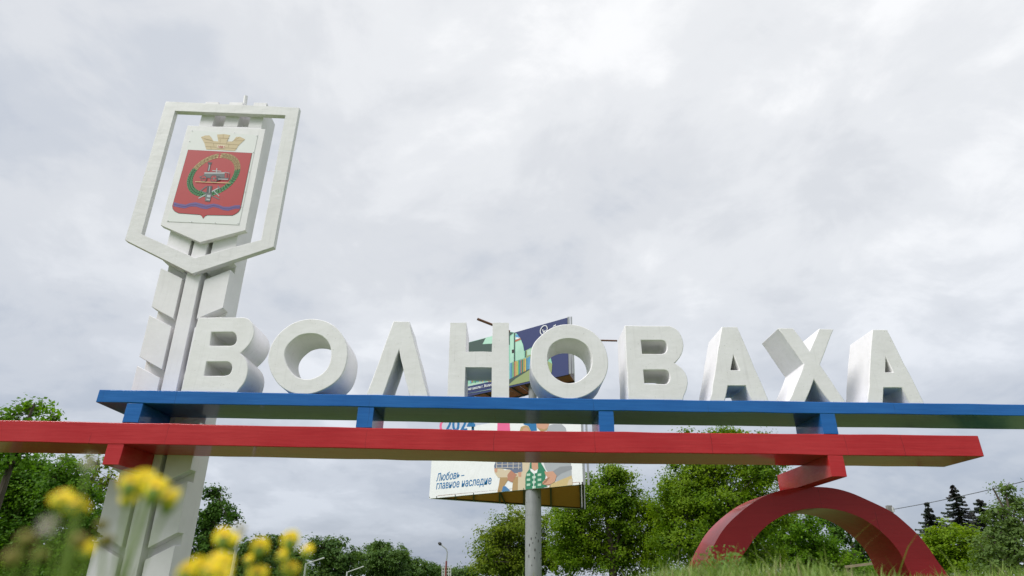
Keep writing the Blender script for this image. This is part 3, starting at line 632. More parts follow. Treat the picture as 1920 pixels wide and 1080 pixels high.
# pole
pb_, pt_ = at(1000, 1085, 20.5), at(1000, 950, 20.5)
pr0 = 15.5 * pxm(pb_)
bmp = bmesh.new(); zt = zb + H1 + 0.4
tube(bmp, [(pb_[0], 20.5, -0.3), (pb_[0], 20.5, zb + 0.05)], pr0, 24)
pc_ = onplane(1000, 700, qr, n2_); yu = pc_[1] + 0.42
tube(bmp, [(pb_[0], 20.5, zb + 0.05), (pb_[0], 20.5, zb + H1 * 0.9)], pr0 * 0.8, 24)
tube(bmp, [(pb_[0], yu, zb + H1 * 0.5), (pb_[0], yu, z2 + H2 * 0.8)], 0.14, 16)
for y in (942, 966):
    zc = at(1000, y, 20.5)[2]; tube(bmp, [(pb_[0], 20.5, zc - 0.012), (pb_[0], 20.5, zc + 0.012)], pr0 * 1.015, 24)
from_bm('pole', bmp, M['pole'], bill, 30)

for x, y, r in ((996, 1010, .028), (1004, 1008, .02), (1009, 1014, .036), (993, 1022, .03), (999, 1018, .018), (1003, 1031, .03), (1012, 1036, .016), (992, 1043, .032), (1002, 1046, .022), (997, 1060, .018), (1006, 1000, .02), (988, 1034, .014)):
    p = at(x, y, 20.5 - pr0); ox = p[0] - pb_[0]; yy = 20.5 - math.sqrt(max(pr0 ** 2 - ox ** 2, 0.001)) - 0.004
    from_bm('dent', prism([[(p[0] + r * 0.6 * math.cos(a), yy, p[2] + r * 1.5 * math.sin(a)) for a in np.linspace(0, 2 * math.pi, 9)[:-1]]], (0, 0.05, 0)), M['dark'], bill)

# ------------------------------------------------------------------ trees
def leafcloud(name, P, Nrm, size, mat, parent, stuff=False):
    n = len(P); Nrm = Nrm / np.linalg.norm(Nrm, axis=1, keepdims=True)
    ref = rng.normal(size=(n, 3)); U = np.cross(Nrm, ref); U /= np.linalg.norm(U, axis=1, keepdims=True); Vv = np.cross(Nrm, U)
    s = (size * rng.uniform(0.65, 1.3, n))[:, None]
    fold = Nrm * s * rng.uniform(-0.25, 0.25, (n, 1))
    V = np.stack([P - U * s * 0.55, P - Vv * s * 0.36 + fold, P + U * s * 0.6, P + Vv * s * 0.36 + fold], 1).reshape(-1, 3)
    Fq = np.arange(n * 4).reshape(n, 4)
    return from_np(name, V, Fq, mat, parent)
def tree(name, label, cat, D, blobs, mat, leaf=0.13, cover=4.2, group=None, trunk=True, clump=0.42, sparse=0.0, base=None, trunk_r=0.16, loose=0.25, core=2.2):
    bl = []
    for x, y, rx, ry in blobs:
        p = at(x, y, D + rng.uniform(-1, 1) * 0.02 * D); k = pxm(p); bl.append((p, rx * k, ry * k))
    cx = base if base is not None else float(np.mean([b[0][0] for b in bl]))
    root = empty(name, (cx, D, 0)); tag(root, label, cat, group)
    P, Nn, tips, Pc, Nc = [], [], [], [], []
    for p, rx, ry in bl:
        area = math.pi * rx * ry; nl = int(cover * area / (leaf * leaf * 0.42))
        nc = max(8, int(area / (clump * clump) * 2.6 * (1 - sparse)))
        d = rng.normal(size=(nc, 3)); d /= np.linalg.norm(d, axis=1, keepdims=True)
        rr = rng.uniform(0.25, 1.0, nc) ** 0.5 * rng.uniform(0.80, 1.30, nc)
        C_ = p + d * rr[:, None] * np.array([rx, min(rx, ry * 1.3), ry])
        tips += list(C_[rng.permutation(nc)[:min(nc, 14)]])
        own = rng.integers(0, nc, nl); cs_ = clump * rng.uniform(0.4, 1.25, nc)
        off = rng.normal(size=(nl, 3)) * np.array([0.50, 0.50, 0.34])
        off[rng.random(nl) < 0.04] *= 1.35
        pts = C_[own] + off * cs_[own][:, None]
        cn = d * 0.5 + np.array([0, 0, 0.75]) + rng.normal(size=(nc, 3)) * 0.3
        P.append(pts); Nn.append(cn[own] + off * loose + rng.normal(size=(nl, 3)) * 0.42)
        if core > 0:
            nk = int(core * area / (leaf * leaf * 1.5)); dk = rng.normal(size=(nk, 3)); dk /= np.linalg.norm(dk, axis=1, keepdims=True)
            Pc.append(p + dk * (rng.uniform(0, 1, nk) ** 0.5 * 0.72)[:, None] * np.array([rx, min(rx, ry * 1.3), ry])); Nc.append(rng.normal(size=(nk, 3)) + np.array([0, -0.5, 0.5]))
    P = np.concatenate(P); Nn = np.concatenate(Nn); keep = P[:, 2] > 0.05
    P, Nn = P[keep], Nn[keep]; S_ = np.full(len(P), leaf)
    if Pc:
        Pc, Nc = np.concatenate(Pc), np.concatenate(Nc); kk = Pc[:, 2] > 0.1
        P, Nn, S_ = np.concatenate([P, Pc[kk]]), np.concatenate([Nn, Nc[kk]]), np.concatenate([S_, np.full(kk.sum(), leaf * 1.7)])
    leafcloud('crown', P, Nn, S_, mat, root)
    bm = bmesh.new(); top = max(b[0][2] for b in bl)
    tr = [np.array([cx, D, -0.2]), np.array([cx + rng.normal(0, 0.1), D, top * 0.35]), np.array([cx + rng.normal(0, 0.2), D, top * 0.7]), np.array([cx + rng.normal(0, 0.3), D, top])]
    tube(bm, tr, [trunk_r * 1.3, trunk_r, trunk_r * 0.7, trunk_r * 0.25], 8)
    for p, rx, ry in bl:
        s = tr[1] if p[2] < top * 0.75 else tr[2]
        a = s + np.array([0, 0, -0.1 * top]); mid_ = (a + p) / 2 + np.array([0, 0, 0.12 * np.linalg.norm(p - a)])
        tube(bm, [a, mid_, p], [trunk_r * 0.55, trunk_r * 0.4, trunk_r * 0.22], 6)
        for q in tips[:]:
            if np.linalg.norm((q - p) / np.array([rx, rx, ry])) < 1.25 and rng.random() < 0.8:
                tube(bm, [p, (p + q) / 2 + rng.normal(0, 0.08, 3), q], [trunk_r * 0.2, trunk_r * 0.12, trunk_r * 0.05], 4)
    from_bm('trunk', bm, M['bark'], root, 50)
    return root
lm = dict(
    linden=leafmat('linden_leaves', (0.052, 0.120, 0.006), (0.140, 0.240, 0.012), (0.200, 0.295, 0.014), 0.42),
    olive=leafmat('olive_leaves', (0.068, 0.125, 0.008), (0.140, 0.210, 0.016), (0.185, 0.230, 0.020)),
    bright=leafmat('bright_leaves', (0.055, 0.145, 0.008), (0.125, 0.245, 0.014), (0.160, 0.285, 0.014), 0.45),
    deep=leafmat('deep_leaves', (0.020, 0.066, 0.010), (0.056, 0.125, 0.018), (0.070, 0.145, 0.018), 0.30),
    left=leafmat('left_leaves', (0.040, 0.115, 0.010), (0.105, 0.220, 0.020), (0.145, 0.270, 0.020), 0.45),
    far=leafmat('far_leaves', (0.048, 0.105, 0.028), (0.088, 0.155, 0.040), (0.105, 0.175, 0.036), 0.3),
    bush=leafmat('bush_leaves', (0.100, 0.185, 0.006), (0.180, 0.275, 0.012), (0.220, 0.320, 0.014), 0.42),
    willow=leafmat('willow_leaves', (0.075, 0.130, 0.036), (0.130, 0.195, 0.055), (0.120, 0.190, 0.050), 0.38),
    spruce=leafmat('spruce_needles', (0.018, 0.034, 0.022), (0.042, 0.056, 0.040), (0.052, 0.044, 0.050), 0.1, 0.7))
tree('linden_tree', 'rounded olive-green tree behind the billboard pole, leftmost of the lindens', 'tree', 33,
     [(985, 985, 62, 38), (935, 1015, 45, 34), (1005, 1045, 80, 42), (915, 1056, 34, 28), (960, 1062, 50, 26)], lm['olive'], 0.11, 4.4)
tree('linden_tree', 'tall dense green tree right of the billboard pole', 'tree', 31,
     [(1160, 893, 42, 20), (1135, 925, 62, 40), (1090, 975, 52, 48), (1175, 965, 50, 48), (1150, 1030, 80, 50), (1075, 1040, 50, 45), (1220, 1030, 44, 45), (1222, 965, 30, 34), (1060, 985, 30, 40)], lm['linden'], 0.10, 4.2)
tree('linden_tree', 'largest green tree, its top leaves showing between the beams left of the arch', 'tree', 28,
     [(1380, 824, 64, 26), (1288, 818, 16, 12), (1320, 885, 66, 42), (1420, 885, 56, 46), (1270, 930, 45, 50), (1360, 950, 95, 60), (1450, 960, 36, 46), (1300, 1025, 80, 55), (1400, 1040, 70, 50), (1250, 985, 34, 44), (1290, 940, 50, 40)], lm['linden'], 0.095, 4.2)
tree('linden_tree', 'bright green tree seen through the opening of the red arch', 'tree', 34,
     [(1500, 995, 50, 34), (1455, 1025, 50, 40), (1545, 1030, 45, 34), (1500, 1055, 70, 32), (1590, 1060, 34, 22), (1640, 1072, 40, 20)], lm['bright'], 0.11, 4.4)
tree('dark_tree', 'dark conifer-like tree far behind the right leg of the arch', 'tree', 55,
     [(1615, 1030, 22, 24), (1600, 1055, 26, 26), (1650, 1055, 24, 26), (1545, 972, 20, 16), (1575, 1000, 24, 26)], lm['deep'], 0.2, 4.0)
tree('maple_tree', 'loose-crowned tree rising above the red beam at the left edge', 'tree', 17,
     [(62, 762, 30, 18), (95, 780, 22, 14), (20, 782, 42, 22), (5, 830, 50, 40), (60, 815, 40, 30), (25, 860, 50, 26)], lm['left'], 0.11, 2.8, clump=0.26, sparse=0.2, trunk_r=0.1, core=0.5)
tree('maple_tree', 'broad dark green tree filling the bottom left corner', 'tree', 20,
     [(60, 880, 46, 24), (115, 888, 40, 34), (35, 935, 58, 44), (110, 955, 56, 50), (30, 1010, 60, 50), (110, 1030, 60, 50), (165, 985, 36, 50), (160, 1050, 46, 40), (20, 1065, 60, 36), (85, 1078, 70, 34), (70, 930, 50, 40), (5, 905, 50, 40), (10, 975, 56, 50), (0, 1040, 60, 50), (130, 920, 44, 36)], lm['left'], 0.08, 4.0, clump=0.34, trunk_r=0.12)
tree('locust_tree', 'thin sparse tree with sky showing through, beside the red bracket of the stele', 'tree', 24,
     [(185, 868, 26, 16), (165, 895, 28, 26), (205, 900, 22, 22), (135, 870, 20, 18), (185, 925, 30, 22)], lm['olive'], 0.12, 1.9, clump=0.24, sparse=0.3, trunk_r=0.09, core=0.25)
tree('oak_tree', 'dark upright tree just right of the stele base', 'tree', 27,
     [(398, 925, 18, 16), (410, 955, 34, 22), (432, 972, 20, 12), (385, 985, 30, 30), (395, 1015, 30, 26), (380, 1050, 40, 34)], lm['deep'], 0.105, 3.8, clump=0.32, trunk_r=0.12)
far = [('shrubby dark tree between the stele and the white lamp post', 46, [(470, 1030, 26, 22), (452, 1055, 30, 30), (480, 1060, 34, 26), (465, 1080, 50, 24)]),
       ('dark twin-topped tree behind the yellow flowers left of centre', 48, [(515, 1012, 16, 14), (535, 1018, 14, 14), (515, 1040, 34, 24), (540, 1062, 34, 24), (560, 1046, 22, 16), (530, 1082, 56, 24)]),
       ('mid green tree with a ragged top, leftmost of the far row', 60, [(590, 1022, 14, 14), (625, 1022, 30, 16), (612, 1042, 40, 20), (645, 1050, 38, 20), (620, 1074, 64, 24), (668, 1044, 18, 14)]),
       ('taller far tree in the middle of the row left of the billboard', 68, [(700, 1028, 20, 12), (722, 1024, 16, 10), (705, 1046, 36, 16), (735, 1046, 28, 20), (690, 1064, 40, 18), (735, 1074, 50, 20), (756, 1042, 16, 12)]),
       ('low far tree sloping down towards the street lamp', 80, [(770, 1055, 22, 10), (760, 1066, 30, 14), (795, 1064, 24, 13), (780, 1080, 50, 16), (812, 1068, 18, 10)]),
       ('lowest far shrub line right of the curved street lamp', 95, [(825, 1072, 24, 10), (855, 1074, 24, 10), (885, 1074, 22, 11), (850, 1084, 60, 12)])]
for lab, D, bl in far: tree('distant_tree', lab, 'tree', D, bl, lm['far'], 0.19 if D < 70 else 0.25, 3.8, group='distant trees on the horizon', clump=0.5, trunk_r=0.12, core=3.2)
tree('bush', 'yellow-green bush in front of the spruces, right of the arch', 'bush', 24,
     [(1790, 1002, 34, 24), (1755, 1022, 34, 26), (1825, 1022, 34, 26), (1795, 1048, 60, 30), (1730, 1040, 26, 22)], lm['bush'], 0.085, 4.2, clump=0.3, trunk_r=0.06)
tree('willow_tree', 'pale feathery tree at the right edge of the photo', 'tree', 16,
     [(1885, 918, 16, 14), (1905, 945, 30, 22), (1875, 965, 28, 20), (1915, 985, 36, 34), (1870, 1010, 36, 32), (1905, 1040, 44, 34), (1850, 1045, 30, 30)], lm['willow'], 0.065, 3.0, clump=0.2, trunk_r=0.06, core=1.2)
def spruce(label, D, top, half, lean=0.0, group='spruces behind the bush'):
    p = at(*top, D); h = p[2] + 0.5; r = half * pxm(p)
    root = empty('spruce_tree', (p[0], D, 0)); tag(root, label, 'tree', group)
    bm = bmesh.new(); tube(bm, [(p[0] - lean, D, -0.2), (p[0], D, p[2])], [0.2, 0.02], 8); from_bm('trunk', bm, M['bark'], root, 50)
    V, Fq = [], []
    z = p[2] - 0.1; i = 0
    while z > 0.3:
        f = (p[2] - z) / p[2]; R = r * (0.10 + 4.2 * f) * rng.uniform(0.85, 1.1); R = min(R, r * 2.6)
        nb = 7 if f < 0.2 else 10
        for k in range(nb):
            a = 2 * math.pi * (k + rng.uniform(-0.3, 0.3)) / nb + i * 0.7; Rk = R * rng.uniform(0.55, 1.2); zk = z + rng.uniform(-0.5, 0.5) * (0.22 + 0.22 * f) * (h / 7.0); d = np.array([math.cos(a), math.sin(a), 0]); s = np.array([-d[1], d[0], 0])
            for q in range(26):
                tq = (q + rng.random()) / 26; c = np.array([p[0] - lean * f, D, zk]) + d * Rk * tq + np.array([0, 0, -0.34 * Rk * tq ** 1.2 + 0.24 * Rk * tq ** 3])
                ln = 0.09 + 0.20 * Rk * (1 - tq) * 0.6; ww = 0.045
                for sg in (-1, 1):
                    e = c + s * sg * ln + d * ln * 0.6 + np.array([0, 0, -0.10 * rng.random() - 0.03]); b0 = len(V)
                    V += [c - d * ww, e - d * ww * 0.4, e + d * ww * 0.4, c + d * ww + np.array([0, 0, 0.03])]; Fq.append((b0, b0 + 1, b0 + 2, b0 + 3))
        z -= (0.22 + 0.22 * f) * (h / 7.0); i += 1
    from_np('crown', V, Fq, lm['spruce'], root)
spruce('smaller dark spruce nearest the arch', 46, (1737, 942), 17)
spruce('tallest dark spruce, crossed by the overhead wire', 44, (1785, 910), 22)
spruce('leaning dark spruce half hidden by the pale tree at the right', 42, (1836, 936), 26, 0.4)

# ------------------------------------------------------------------ lamps, pole, wire, rail, sign
M['lampwhite'] = plain('lamp_white', (0.46, 0.47, 0.47), 0.5); M['lampred'] = plain('lamp_red', (0.20, 0.05, 0.045), 0.6); M['concrete'] = painted_concrete('concrete', (0.25, 0.24, 0.23), (0.17, 0.16, 0.155), 0.8, 0.5)
D = 55; lp_ = empty('street_lamp', tuple(at(836, 1098, D))); lp_.location[2] = 0
tag(lp_, 'curved-neck street lamp with a red lower mast, far off beside the low trees', 'street lamp')
b0 = at(835, 1096, D); b0[2] = -0.1
from_bm('mast', tube(bmesh.new(), [b0, at(837, 1052, D)], 0.075, 8), M['lampred'], lp_, 40)
from_bm('neck', tube(bmesh.new(), [at(837, 1052, D), at(839, 1036, D), at(836.5, 1029, D), at(826, 1020.5, D)], [0.06, 0.05, 0.05, 0.04], 8), M['steel'], lp_, 40)
a, c = at(827.5, 1021.5, D), at(822, 1017.5, D); from_bm('lamp_head', tube(bmesh.new(), [a, lerp(a, c, 0.5), c], [0.08, 0.14, 0.07], 8), M['dark'], lp_, 40)
def arm_lamp(label, D, foot, top, arm, r):
    b0, t0 = at(*foot, D), at(*top, D); b0 = np.array([t0[0], D, -0.1]); root = empty('lamp_post', (t0[0], D, 0)); tag(root, label, 'lamp post', 'white lamp posts along the far road')
    from_bm('mast', tube(bmesh.new(), [b0, t0], r, 8), M['lampwhite'], root, 40)
    if arm:
        a0 = at(*arm[0], D); a1 = at(*arm[1], D); bm = tube(bmesh.new(), [a0, lerp(a0, a1, 0.6), a1], [r * 0.6, r * 0.5, r * 0.7], 6); from_bm('arm', bm, M['lampwhite'], root, 40)
arm_lamp('plain white post rising among the yellow flowers', 17, (432, 1090), (445, 1016), None, 0.042)
arm_lamp('white post with a slanting arm, nearer of the two behind the flowers', 30, (571, 1090), (574, 1056), ((574, 1057), (608, 1046)), 0.042)
arm_lamp('white post with a slanting arm, farther one towards the street lamp', 40, (649, 1090), (651, 1072), ((651, 1073), (682, 1062)), 0.046)
D = 58; sg = empty('lattice_sign', tuple(at(835, 1072, D))); tag(sg, 'small white lattice frame beside the foot of the street lamp', 'sign')
bm = bmesh.new()
for x in (829, 833, 837, 841, 845): tube(bm, [at(x, 1064, D), at(x, 1086, D)], 0.05, 4)
for y in (1064, 1070, 1076): tube(bm, [at(828, y, D), at(846, y, D)], 0.05, 4)
from_bm('lattice', bm, M['lampwhite'], sg)
bm = bmesh.new(); a = at(831, 1080, D)
for x in (831, 843):
    p = at(x, 1080, D); from_bm('post', tube(bmesh.new(), [(p[0], D, -0.1), p], 0.06, 6), M['lampwhite'], sg)
D = 38; up_ = empty('utility_pole', (at(1666, 1000, D)[0], D, 0)); tag(up_, 'grey concrete utility pole just showing above the right shoulder of the arch', 'utility pole')
t0 = at(1666, 948, D); w_ = 0.125
from_bm('shaft', box(bmesh.new(), (t0[0] - w_, D - w_, -0.2), (t0[0] + w_, D + w_, t0[2])), M['concrete'], up_)
from_bm('insulator', tube(bmesh.new(), [t0 + np.array([0.12, -0.16, -0.35]), t0 + np.array([0.12, -0.16, -0.12])], 0.06, 8), M['lampwhite'], up_)
a = t0 + np.array([0.12, -0.16, -0.22]); c = at(2050, 868, 26); d_ = at(1470, 1035, 50)
pts = [lerp(d_, a, s) - Zv * 0.6 * 4 * s * (1 - s) for s in np.linspace(0, 1, 9)] + [lerp(a, c, s) - Zv * 0.12 * 4 * s * (1 - s) for s in np.linspace(0, 1, 13)[1:]]
wr_ = from_bm('overhead_wire', tube(bmesh.new(), pts, 0.016, 5), M['dark'], None); tag(wr_, 'thin dark overhead wire running from the utility pole past the spruces', 'wire')
D = 15; rl = empty('wooden_rail', tuple(at(1630, 1058, D))); tag(rl, 'low weathered wooden rail in the grass under the arch', 'rail')
M['oldwood'] = painted_concrete('weathered_wood', (0.34, 0.27, 0.19), (0.22, 0.17, 0.12), 0.9, 0.6, False)
a, c = at(1585, 1063, D), at(1690, 1050, D)
from_bm('rail', tube(bmesh.new(), [a, c], 0.035, 4), M['oldwood'], rl)
for s in (0.05, 0.95):
    p = lerp(a, c, s); from_bm('post', tube(bmesh.new(), [(p[0], p[1] + 0.045, -0.1), (p[0], p[1] + 0.045, p[2])], 0.035, 6), M['oldwood'], rl)

# ------------------------------------------------------------------ grass, weeds, flowers
m, t, b = new_mat('grass_blades'); g = N(t, 'ShaderNodeNewGeometry')
c_ = ramp(t, g.outputs['Random Per Island'], [(0.0, (0.105, 0.205, 0.020)), (0.5, (0.195, 0.300, 0.042)), (0.86, (0.27, 0.36, 0.075)), (0.95, (0.28, 0.26, 0.11)), (1.0, (0.38, 0.31, 0.17))])
L(t, c_, b.inputs['Base Color']); b.inputs['Roughness'].default_value = 0.5
tr = N(t, 'ShaderNodeBsdfTranslucent'); L(t, c_, tr.inputs[0]); ms = N(t, 'ShaderNodeMixShader'); ms.inputs[0].default_value = 0.4
L(t, b.outputs[0], ms.inputs[1]); L(t, tr.outputs[0], ms.inputs[2]); L(t, ms.outputs[0], t.nodes['Material Output'].inputs[0]); M['blade'] = m
def blades(n, y0, y1, a0, a1, hmean, wid):
    y = np.sqrt(rng.uniform(y0 * y0, y1 * y1, n)); a = rng.uniform(a0, a1, n); x = a * y; z = hgt(x, y)
    pat = 0.75 + 0.35 * np.sin(x * 2.3 + y) * np.sin(y * 1.9 - x * 0.7) + 0.15 * np.sin(x * 7.1)
    h = np.clip(hmean(a, y) * pat * rng.lognormal(0, 0.22, n), 0.03, 0.55)
    th = rng.uniform(0, 2 * math.pi, n); d = np.c_[np.cos(th), np.sin(th), np.zeros(n)]; s = np.c_[-d[:, 1], d[:, 0], np.zeros(n)]
    bend = h * rng.uniform(0.1, 0.75, n); ww = wid * rng.uniform(0.6, 1.4, n); base = np.c_[x, y, z - 0.02]
    V = []
    for tq, wq in ((0, 1.0), (0.4, 0.85), (0.75, 0.5)):
        c = base + d * (bend * tq ** 2)[:, None] + np.c_[np.zeros(n), np.zeros(n), h * tq * (1 - 0.12 * tq)]
        V += [c - s * (ww * wq)[:, None], c + s * (ww * wq)[:, None]]
    V.append(base + d * bend[:, None] + np.c_[np.zeros(n), np.zeros(n), h * 0.88])
    V = np.stack(V, 1).reshape(-1, 3); o = (np.arange(n) * 7)[:, None]
    T = np.array([[0, 1, 3], [0, 3, 2], [2, 3, 5], [2, 5, 4], [4, 5, 6]])
    return V, (o[:, :, None] + T[None]).reshape(-1, 3)
hm = lambda a, y: np.interp(a, [-0.9, -0.15, -0.02, 0.1, 0.28, 0.5, 0.9], [0.09, 0.10, 0.14, 0.14, 0.118, 0.125, 0.135])
parts = [blades(40000, 1.5, 5.0, -0.10, 0.95, hm, 0.0032), blades(38000, 5.0, 13.5, -0.10, 0.95, lambda a, y: hm(a, y) * 1.05, 0.0055), blades(9000, 1.6, 12, -0.95, -0.10, hm, 0.004),
         blades(260, 2.0, 7.0, -0.06, 0.9, lambda a, y: hm(a, y) * 2.0, 0.0026)]
V, Fa, k = [], [], 0
for v, f in parts: V.append(v); Fa.append(f + k); k += len(v)
gr = from_np('grass', np.concatenate(V), np.concatenate(Fa), M['blade']); tag(gr, 'uncut green grass with dry stalks along the bottom right of the photo', 'grass', None, 'stuff')
M['weed'] = leafmat('weed_leaves', (0.13, 0.21, 0.05), (0.19, 0.28, 0.085), (0.15, 0.24, 0.065), 0.4)
M['stem'] = plain('flower_stem', (0.15, 0.24, 0.02), 0.6)
def weed(label, px, D, h, n):
    p = at(*px, D); z0 = float(hgt(p[0], D)); root = empty('weed_plant', (p[0], D, z0)); tag(root, label, 'weed')
    bm = bmesh.new(); P, Nn = [], []
    for k in range(n):
        a = rng.uniform(0, 2 * math.pi); r = rng.uniform(0.02, 0.13); tip = np.array([p[0] + r * math.cos(a), D + r * math.sin(a), z0 + h * rng.uniform(0.65, 1.0)])
        b_ = np.array([p[0], D, z0 - 0.02]); tube(bm, [b_, lerp(b_, tip, 0.6) + np.array([0, 0, 0.02]), tip], [0.003, 0.0025, 0.001], 5)
        for q in range(46):
            s = rng.uniform(0.2, 1); P.append(lerp(b_, tip, s) + rng.normal(0, 0.020, 3)); Nn.append(rng.normal(0, 0.6, 3) + np.array([0, -0.2, 0.6]))
    from_bm('stem', bm, M['stem'], root, 60); leafcloud('foliage', np.array(P), np.array(Nn), 0.019, M['weed'], root)
weed('pale green leafy weed at the left foot of the arch', (1352, 1060), 3.4, 0.19, 14)
weed('yellowish leafy weed between the arch legs', (1545, 1070), 4.2, 0.16, 10)

m, t, b = new_mat('petal_yellow'); g = N(t, 'ShaderNodeNewGeometry')
pc = mixc(t, g.outputs['Random Per Island'], (0.93, 0.72, 0.004), (0.96, 0.85, 0.010)); L(t, pc, b.inputs['Base Color']); b.inputs['Roughness'].default_value = 0.55
tr = N(t, 'ShaderNodeBsdfTranslucent'); L(t, pc, tr.inputs[0]); ms = N(t, 'ShaderNodeMixShader'); ms.inputs[0].default_value = 0.35
L(t, b.outputs[0], ms.inputs[1]); L(t, tr.outputs[0], ms.inputs[2]); L(t, ms.outputs[0], t.nodes['Material Output'].inputs[0]); M['petal'] = m
M['discy'] = plain('flower_disc', (0.85, 0.48, 0.008), 0.7); M['fade'] = plain('faded_flower', (0.22, 0.19, 0.04), 0.8); M['fluff'] = plain('seed_fluff', (0.55, 0.52, 0.42), 0.9)
def head_mesh(R=0.0100, npet=12):
    bm = bmesh.new()
    for lay in range(2):
        for k in range(npet):
            a = 2 * math.pi * (k + 0.5 * lay) / npet; d = Vector((math.cos(a), math.sin(a), 0)); s = Vector((-d.y, d.x, 0)); up_ = Vector((0, 0, 1))
            r0_, r1, r2 = R * 0.28, R * 0.72, R * random.uniform(0.92, 1.1); dz_ = [0.0, 0.0015, -0.0018 + 0.001 * lay]
            rows = [(r0_, 0.0011, dz_[0]), (r1, 0.0021, dz_[1]), (r2, 0.0010, dz_[2])]
            vv = [[bm.verts.new(d * r + s * w0 * 1.1 * sg + up_ * (z + 0.0008 * lay)) for sg in (-1, 1)] for r, w0, z in rows]
            for q in range(2): bm.faces.new((vv[q][0], vv[q][1], vv[q + 1][1], vv[q + 1][0]))
    nf = len(bm.faces)
    r_ = bmesh.ops.create_uvsphere(bm, u_segments=12, v_segments=6, radius=R * 0.40)
    for v in r_['verts']: v.co.z = v.co.z * 0.5 + 0.001
    for f in list(bm.faces)[nf:]: f.material_index = 1
    me = bpy.data.meshes.new('flower_head'); bm.to_mesh(me); bm.free()
    for mm in (M['petal'], M['discy']): me.materials.append(mm)
    return me
HM = head_mesh()
bmc = bmesh.new(); tube(bmc, [(0, 0, -0.013), (0, 0, -0.006), (0, 0, 0.0002)], [0.0016, 0.0062, 0.0050], 10); CUP = bpy.data.meshes.new('calyx'); bmc.to_mesh(CUP); bmc.free(); CUP.materials.append(M['stem'])
bmc = bmesh.new()
for k in range(46):
    dd = Vector(tuple(rng.normal(size=3))).normalized(); tube(bmc, [dd * 0.002, dd * 0.011], [0.0005, 0.0007], 3)
FLUFF = bpy.data.meshes.new('seed_head'); bmc.to_mesh(FLUFF); bmc.free(); FLUFF.materials.append(M['fluff'])
bmc = bmesh.new(); bmesh.ops.create_icosphere(bmc, subdivisions=2, radius=0.0065); FADE = bpy.data.meshes.new('faded_head')
for v in bmc.verts: v.co *= random.uniform(0.8, 1.2)
bmc.to_mesh(FADE); bmc.free(); FADE.materials.append(M['fade'])
def child_mesh(name, me, parent, world, rot=(0, 0, 0), sc=1.0):
    o = bpy.data.objects.new(name, me); COL.objects.link(o); o.parent = parent
    o.location = Vector(tuple(world)) - Vector(parent.location); o.rotation_euler = rot; o.scale = (sc,) * 3
    return o
def flower(label, D, foot_px, heads, leaves=8, lower=()):
    """heads: (px, py, depth offset, size, kind)"""
    f = at(foot_px, 1080, D); z0 = float(hgt(f[0], D)); root = empty('wildflower', (f[0], D, z0)); tag(root, label, 'flower', 'yellow wildflowers in front of the lens')
    bs = np.array([f[0], D, z0 - 0.02]); hp = [at(x, y, D + dd) for x, y, dd, _, _ in heads]
    node = np.mean(hp, 0); node = lerp(bs, node, 0.72)
    bm = bmesh.new(); tube(bm, [bs, lerp(bs, node, 0.5) + np.array([0.006, 0, 0]), node], [0.0028, 0.0024, 0.002], 7)
    for p in hp: tube(bm, [node, lerp(node, p, 0.5) + np.array([0, 0, 0.004]), p - Zv * 0.006], [0.0017, 0.0013, 0.0011], 6)
    from_bm('stem', bm, M['stem'], root, 60)
    for (x, y, dd, s, kd), p in zip(heads, hp):
        if kd == 'y':
            s *= 0.82; o = child_mesh('flower_head', HM, root, p, (rng.uniform(0.75, 1.35), rng.uniform(-0.45, 0.45), rng.uniform(-0.5, 0.5)), s); child_mesh('calyx', CUP, root, p, (0, 0, 0), s * 1.1)
        elif kd == 'f': child_mesh('seed_head', FLUFF, root, p, (0, 0, 0), s)
        else: child_mesh('faded_head', FADE, root, p, (0, 0, 0), s)
    P, Nn = [], []
    for k in range(leaves):
        s = rng.uniform(0.3, 1.0); q = lerp(bs, node, s); a = rng.uniform(0, 6.3)
        for j in range(4): P.append(q + np.array([math.cos(a), math.sin(a), 0.4]) * 0.006 * (j + 0.6)); Nn.append(np.array([math.sin(a) * 0.3, -0.5, 0.8]) + rng.normal(0, 0.3, 3))
    leafcloud('foliage', np.array(P), np.array(Nn), 0.012, M['weed'], root)
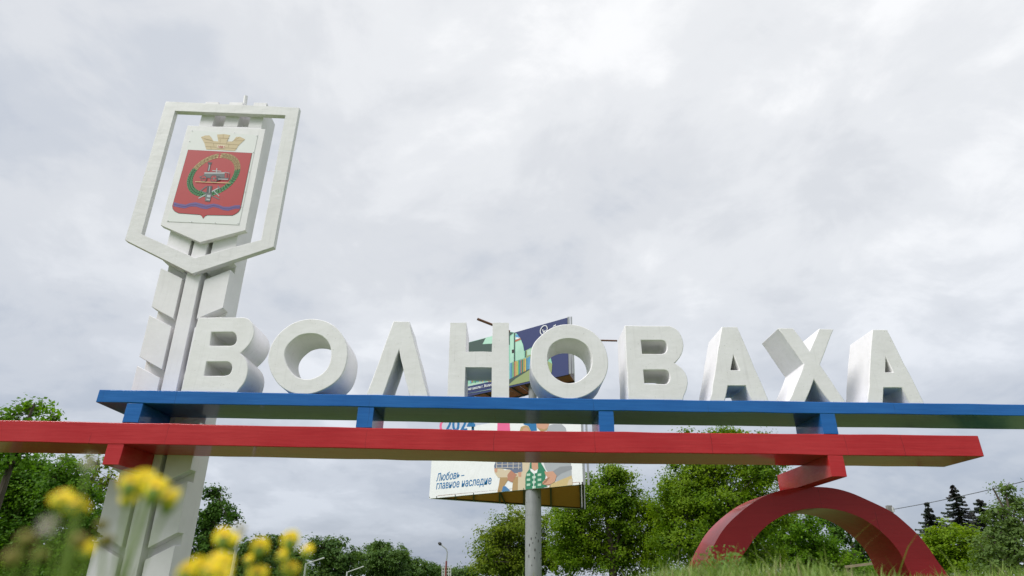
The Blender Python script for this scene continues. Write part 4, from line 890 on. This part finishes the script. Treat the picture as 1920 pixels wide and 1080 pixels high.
flower('lone yellow flower head over faded brown heads, far left of the stele', 0.50, 150,
       [(115, 932, 0, 1.0, 'y'), (138, 945, 0.02, 1.0, 'y'), (156, 952, 0.03, 0.6, 'y'), (162, 1030, 0.0, 0.8, 'y'), (150, 1012, 0.0, 0.8, 'b'), (190, 985, 0.03, 0.7, 'b'), (168, 866, 0.02, 0.6, 'f')], 10)
flower('biggest yellow flower cluster arching in front of the stele', 0.52, 225,
       [(246, 905, 0, 1.1, 'y'), (268, 898, 0.02, 1.2, 'y'), (292, 915, 0.0, 1.2, 'y'), (318, 934, 0.01, 1.15, 'y'), (240, 935, 0.03, 0.8, 'y'), (282, 908, 0.05, 1.0, 'y'), (198, 1015, 0.03, 0.9, 'b')], 8)
flower('yellow flower head beside the top of the plain white post', 0.68, 412, [(420, 1006, 0, 1.25, 'y'), (434, 1012, 0.02, 1.1, 'y'), (450, 995, 0.03, 0.7, 'f')], 6)
flower('dense low yellow cluster at the foot of the stele, cut by the frame', 0.58, 375,
       [(352, 1070, 0, 1.2, 'y'), (374, 1062, 0.01, 1.1, 'y'), (396, 1068, 0.0, 1.2, 'y'), (404, 1048, 0.03, 1.1, 'y'), (422, 1055, 0.02, 1.0, 'y'), (415, 1076, 0.0, 1.1, 'y')], 6)
flower('small orange-yellow head over a second lower head, left of the tall pair', 0.72, 488, [(488, 1024, 0, 1.15, 'y'), (466, 1048, 0.03, 0.75, 'y'), (484, 1074, 0.0, 1.3, 'y')], 8)
flower('tallest yellow head of the right-hand group, with two heads under it', 0.70, 540, [(545, 1010, 0, 1.1, 'y'), (543, 1022, 0.02, 1.0, 'y'), (529, 1040, 0.01, 0.8, 'y'), (546, 1064, 0.02, 1.1, 'y')], 8)
flower('rightmost small yellow head on a green stem', 0.76, 574, [(577, 1030, 0, 0.85, 'y')], 10)
flower('budding green plant with hazy brown heads in the bottom left corner', 0.46, 60,
       [(50, 1010, 0, 0.8, 'b'), (90, 985, 0.02, 0.7, 'f'), (25, 1045, 0, 0.9, 'b'), (75, 1040, 0.03, 0.7, 'b')], 16)
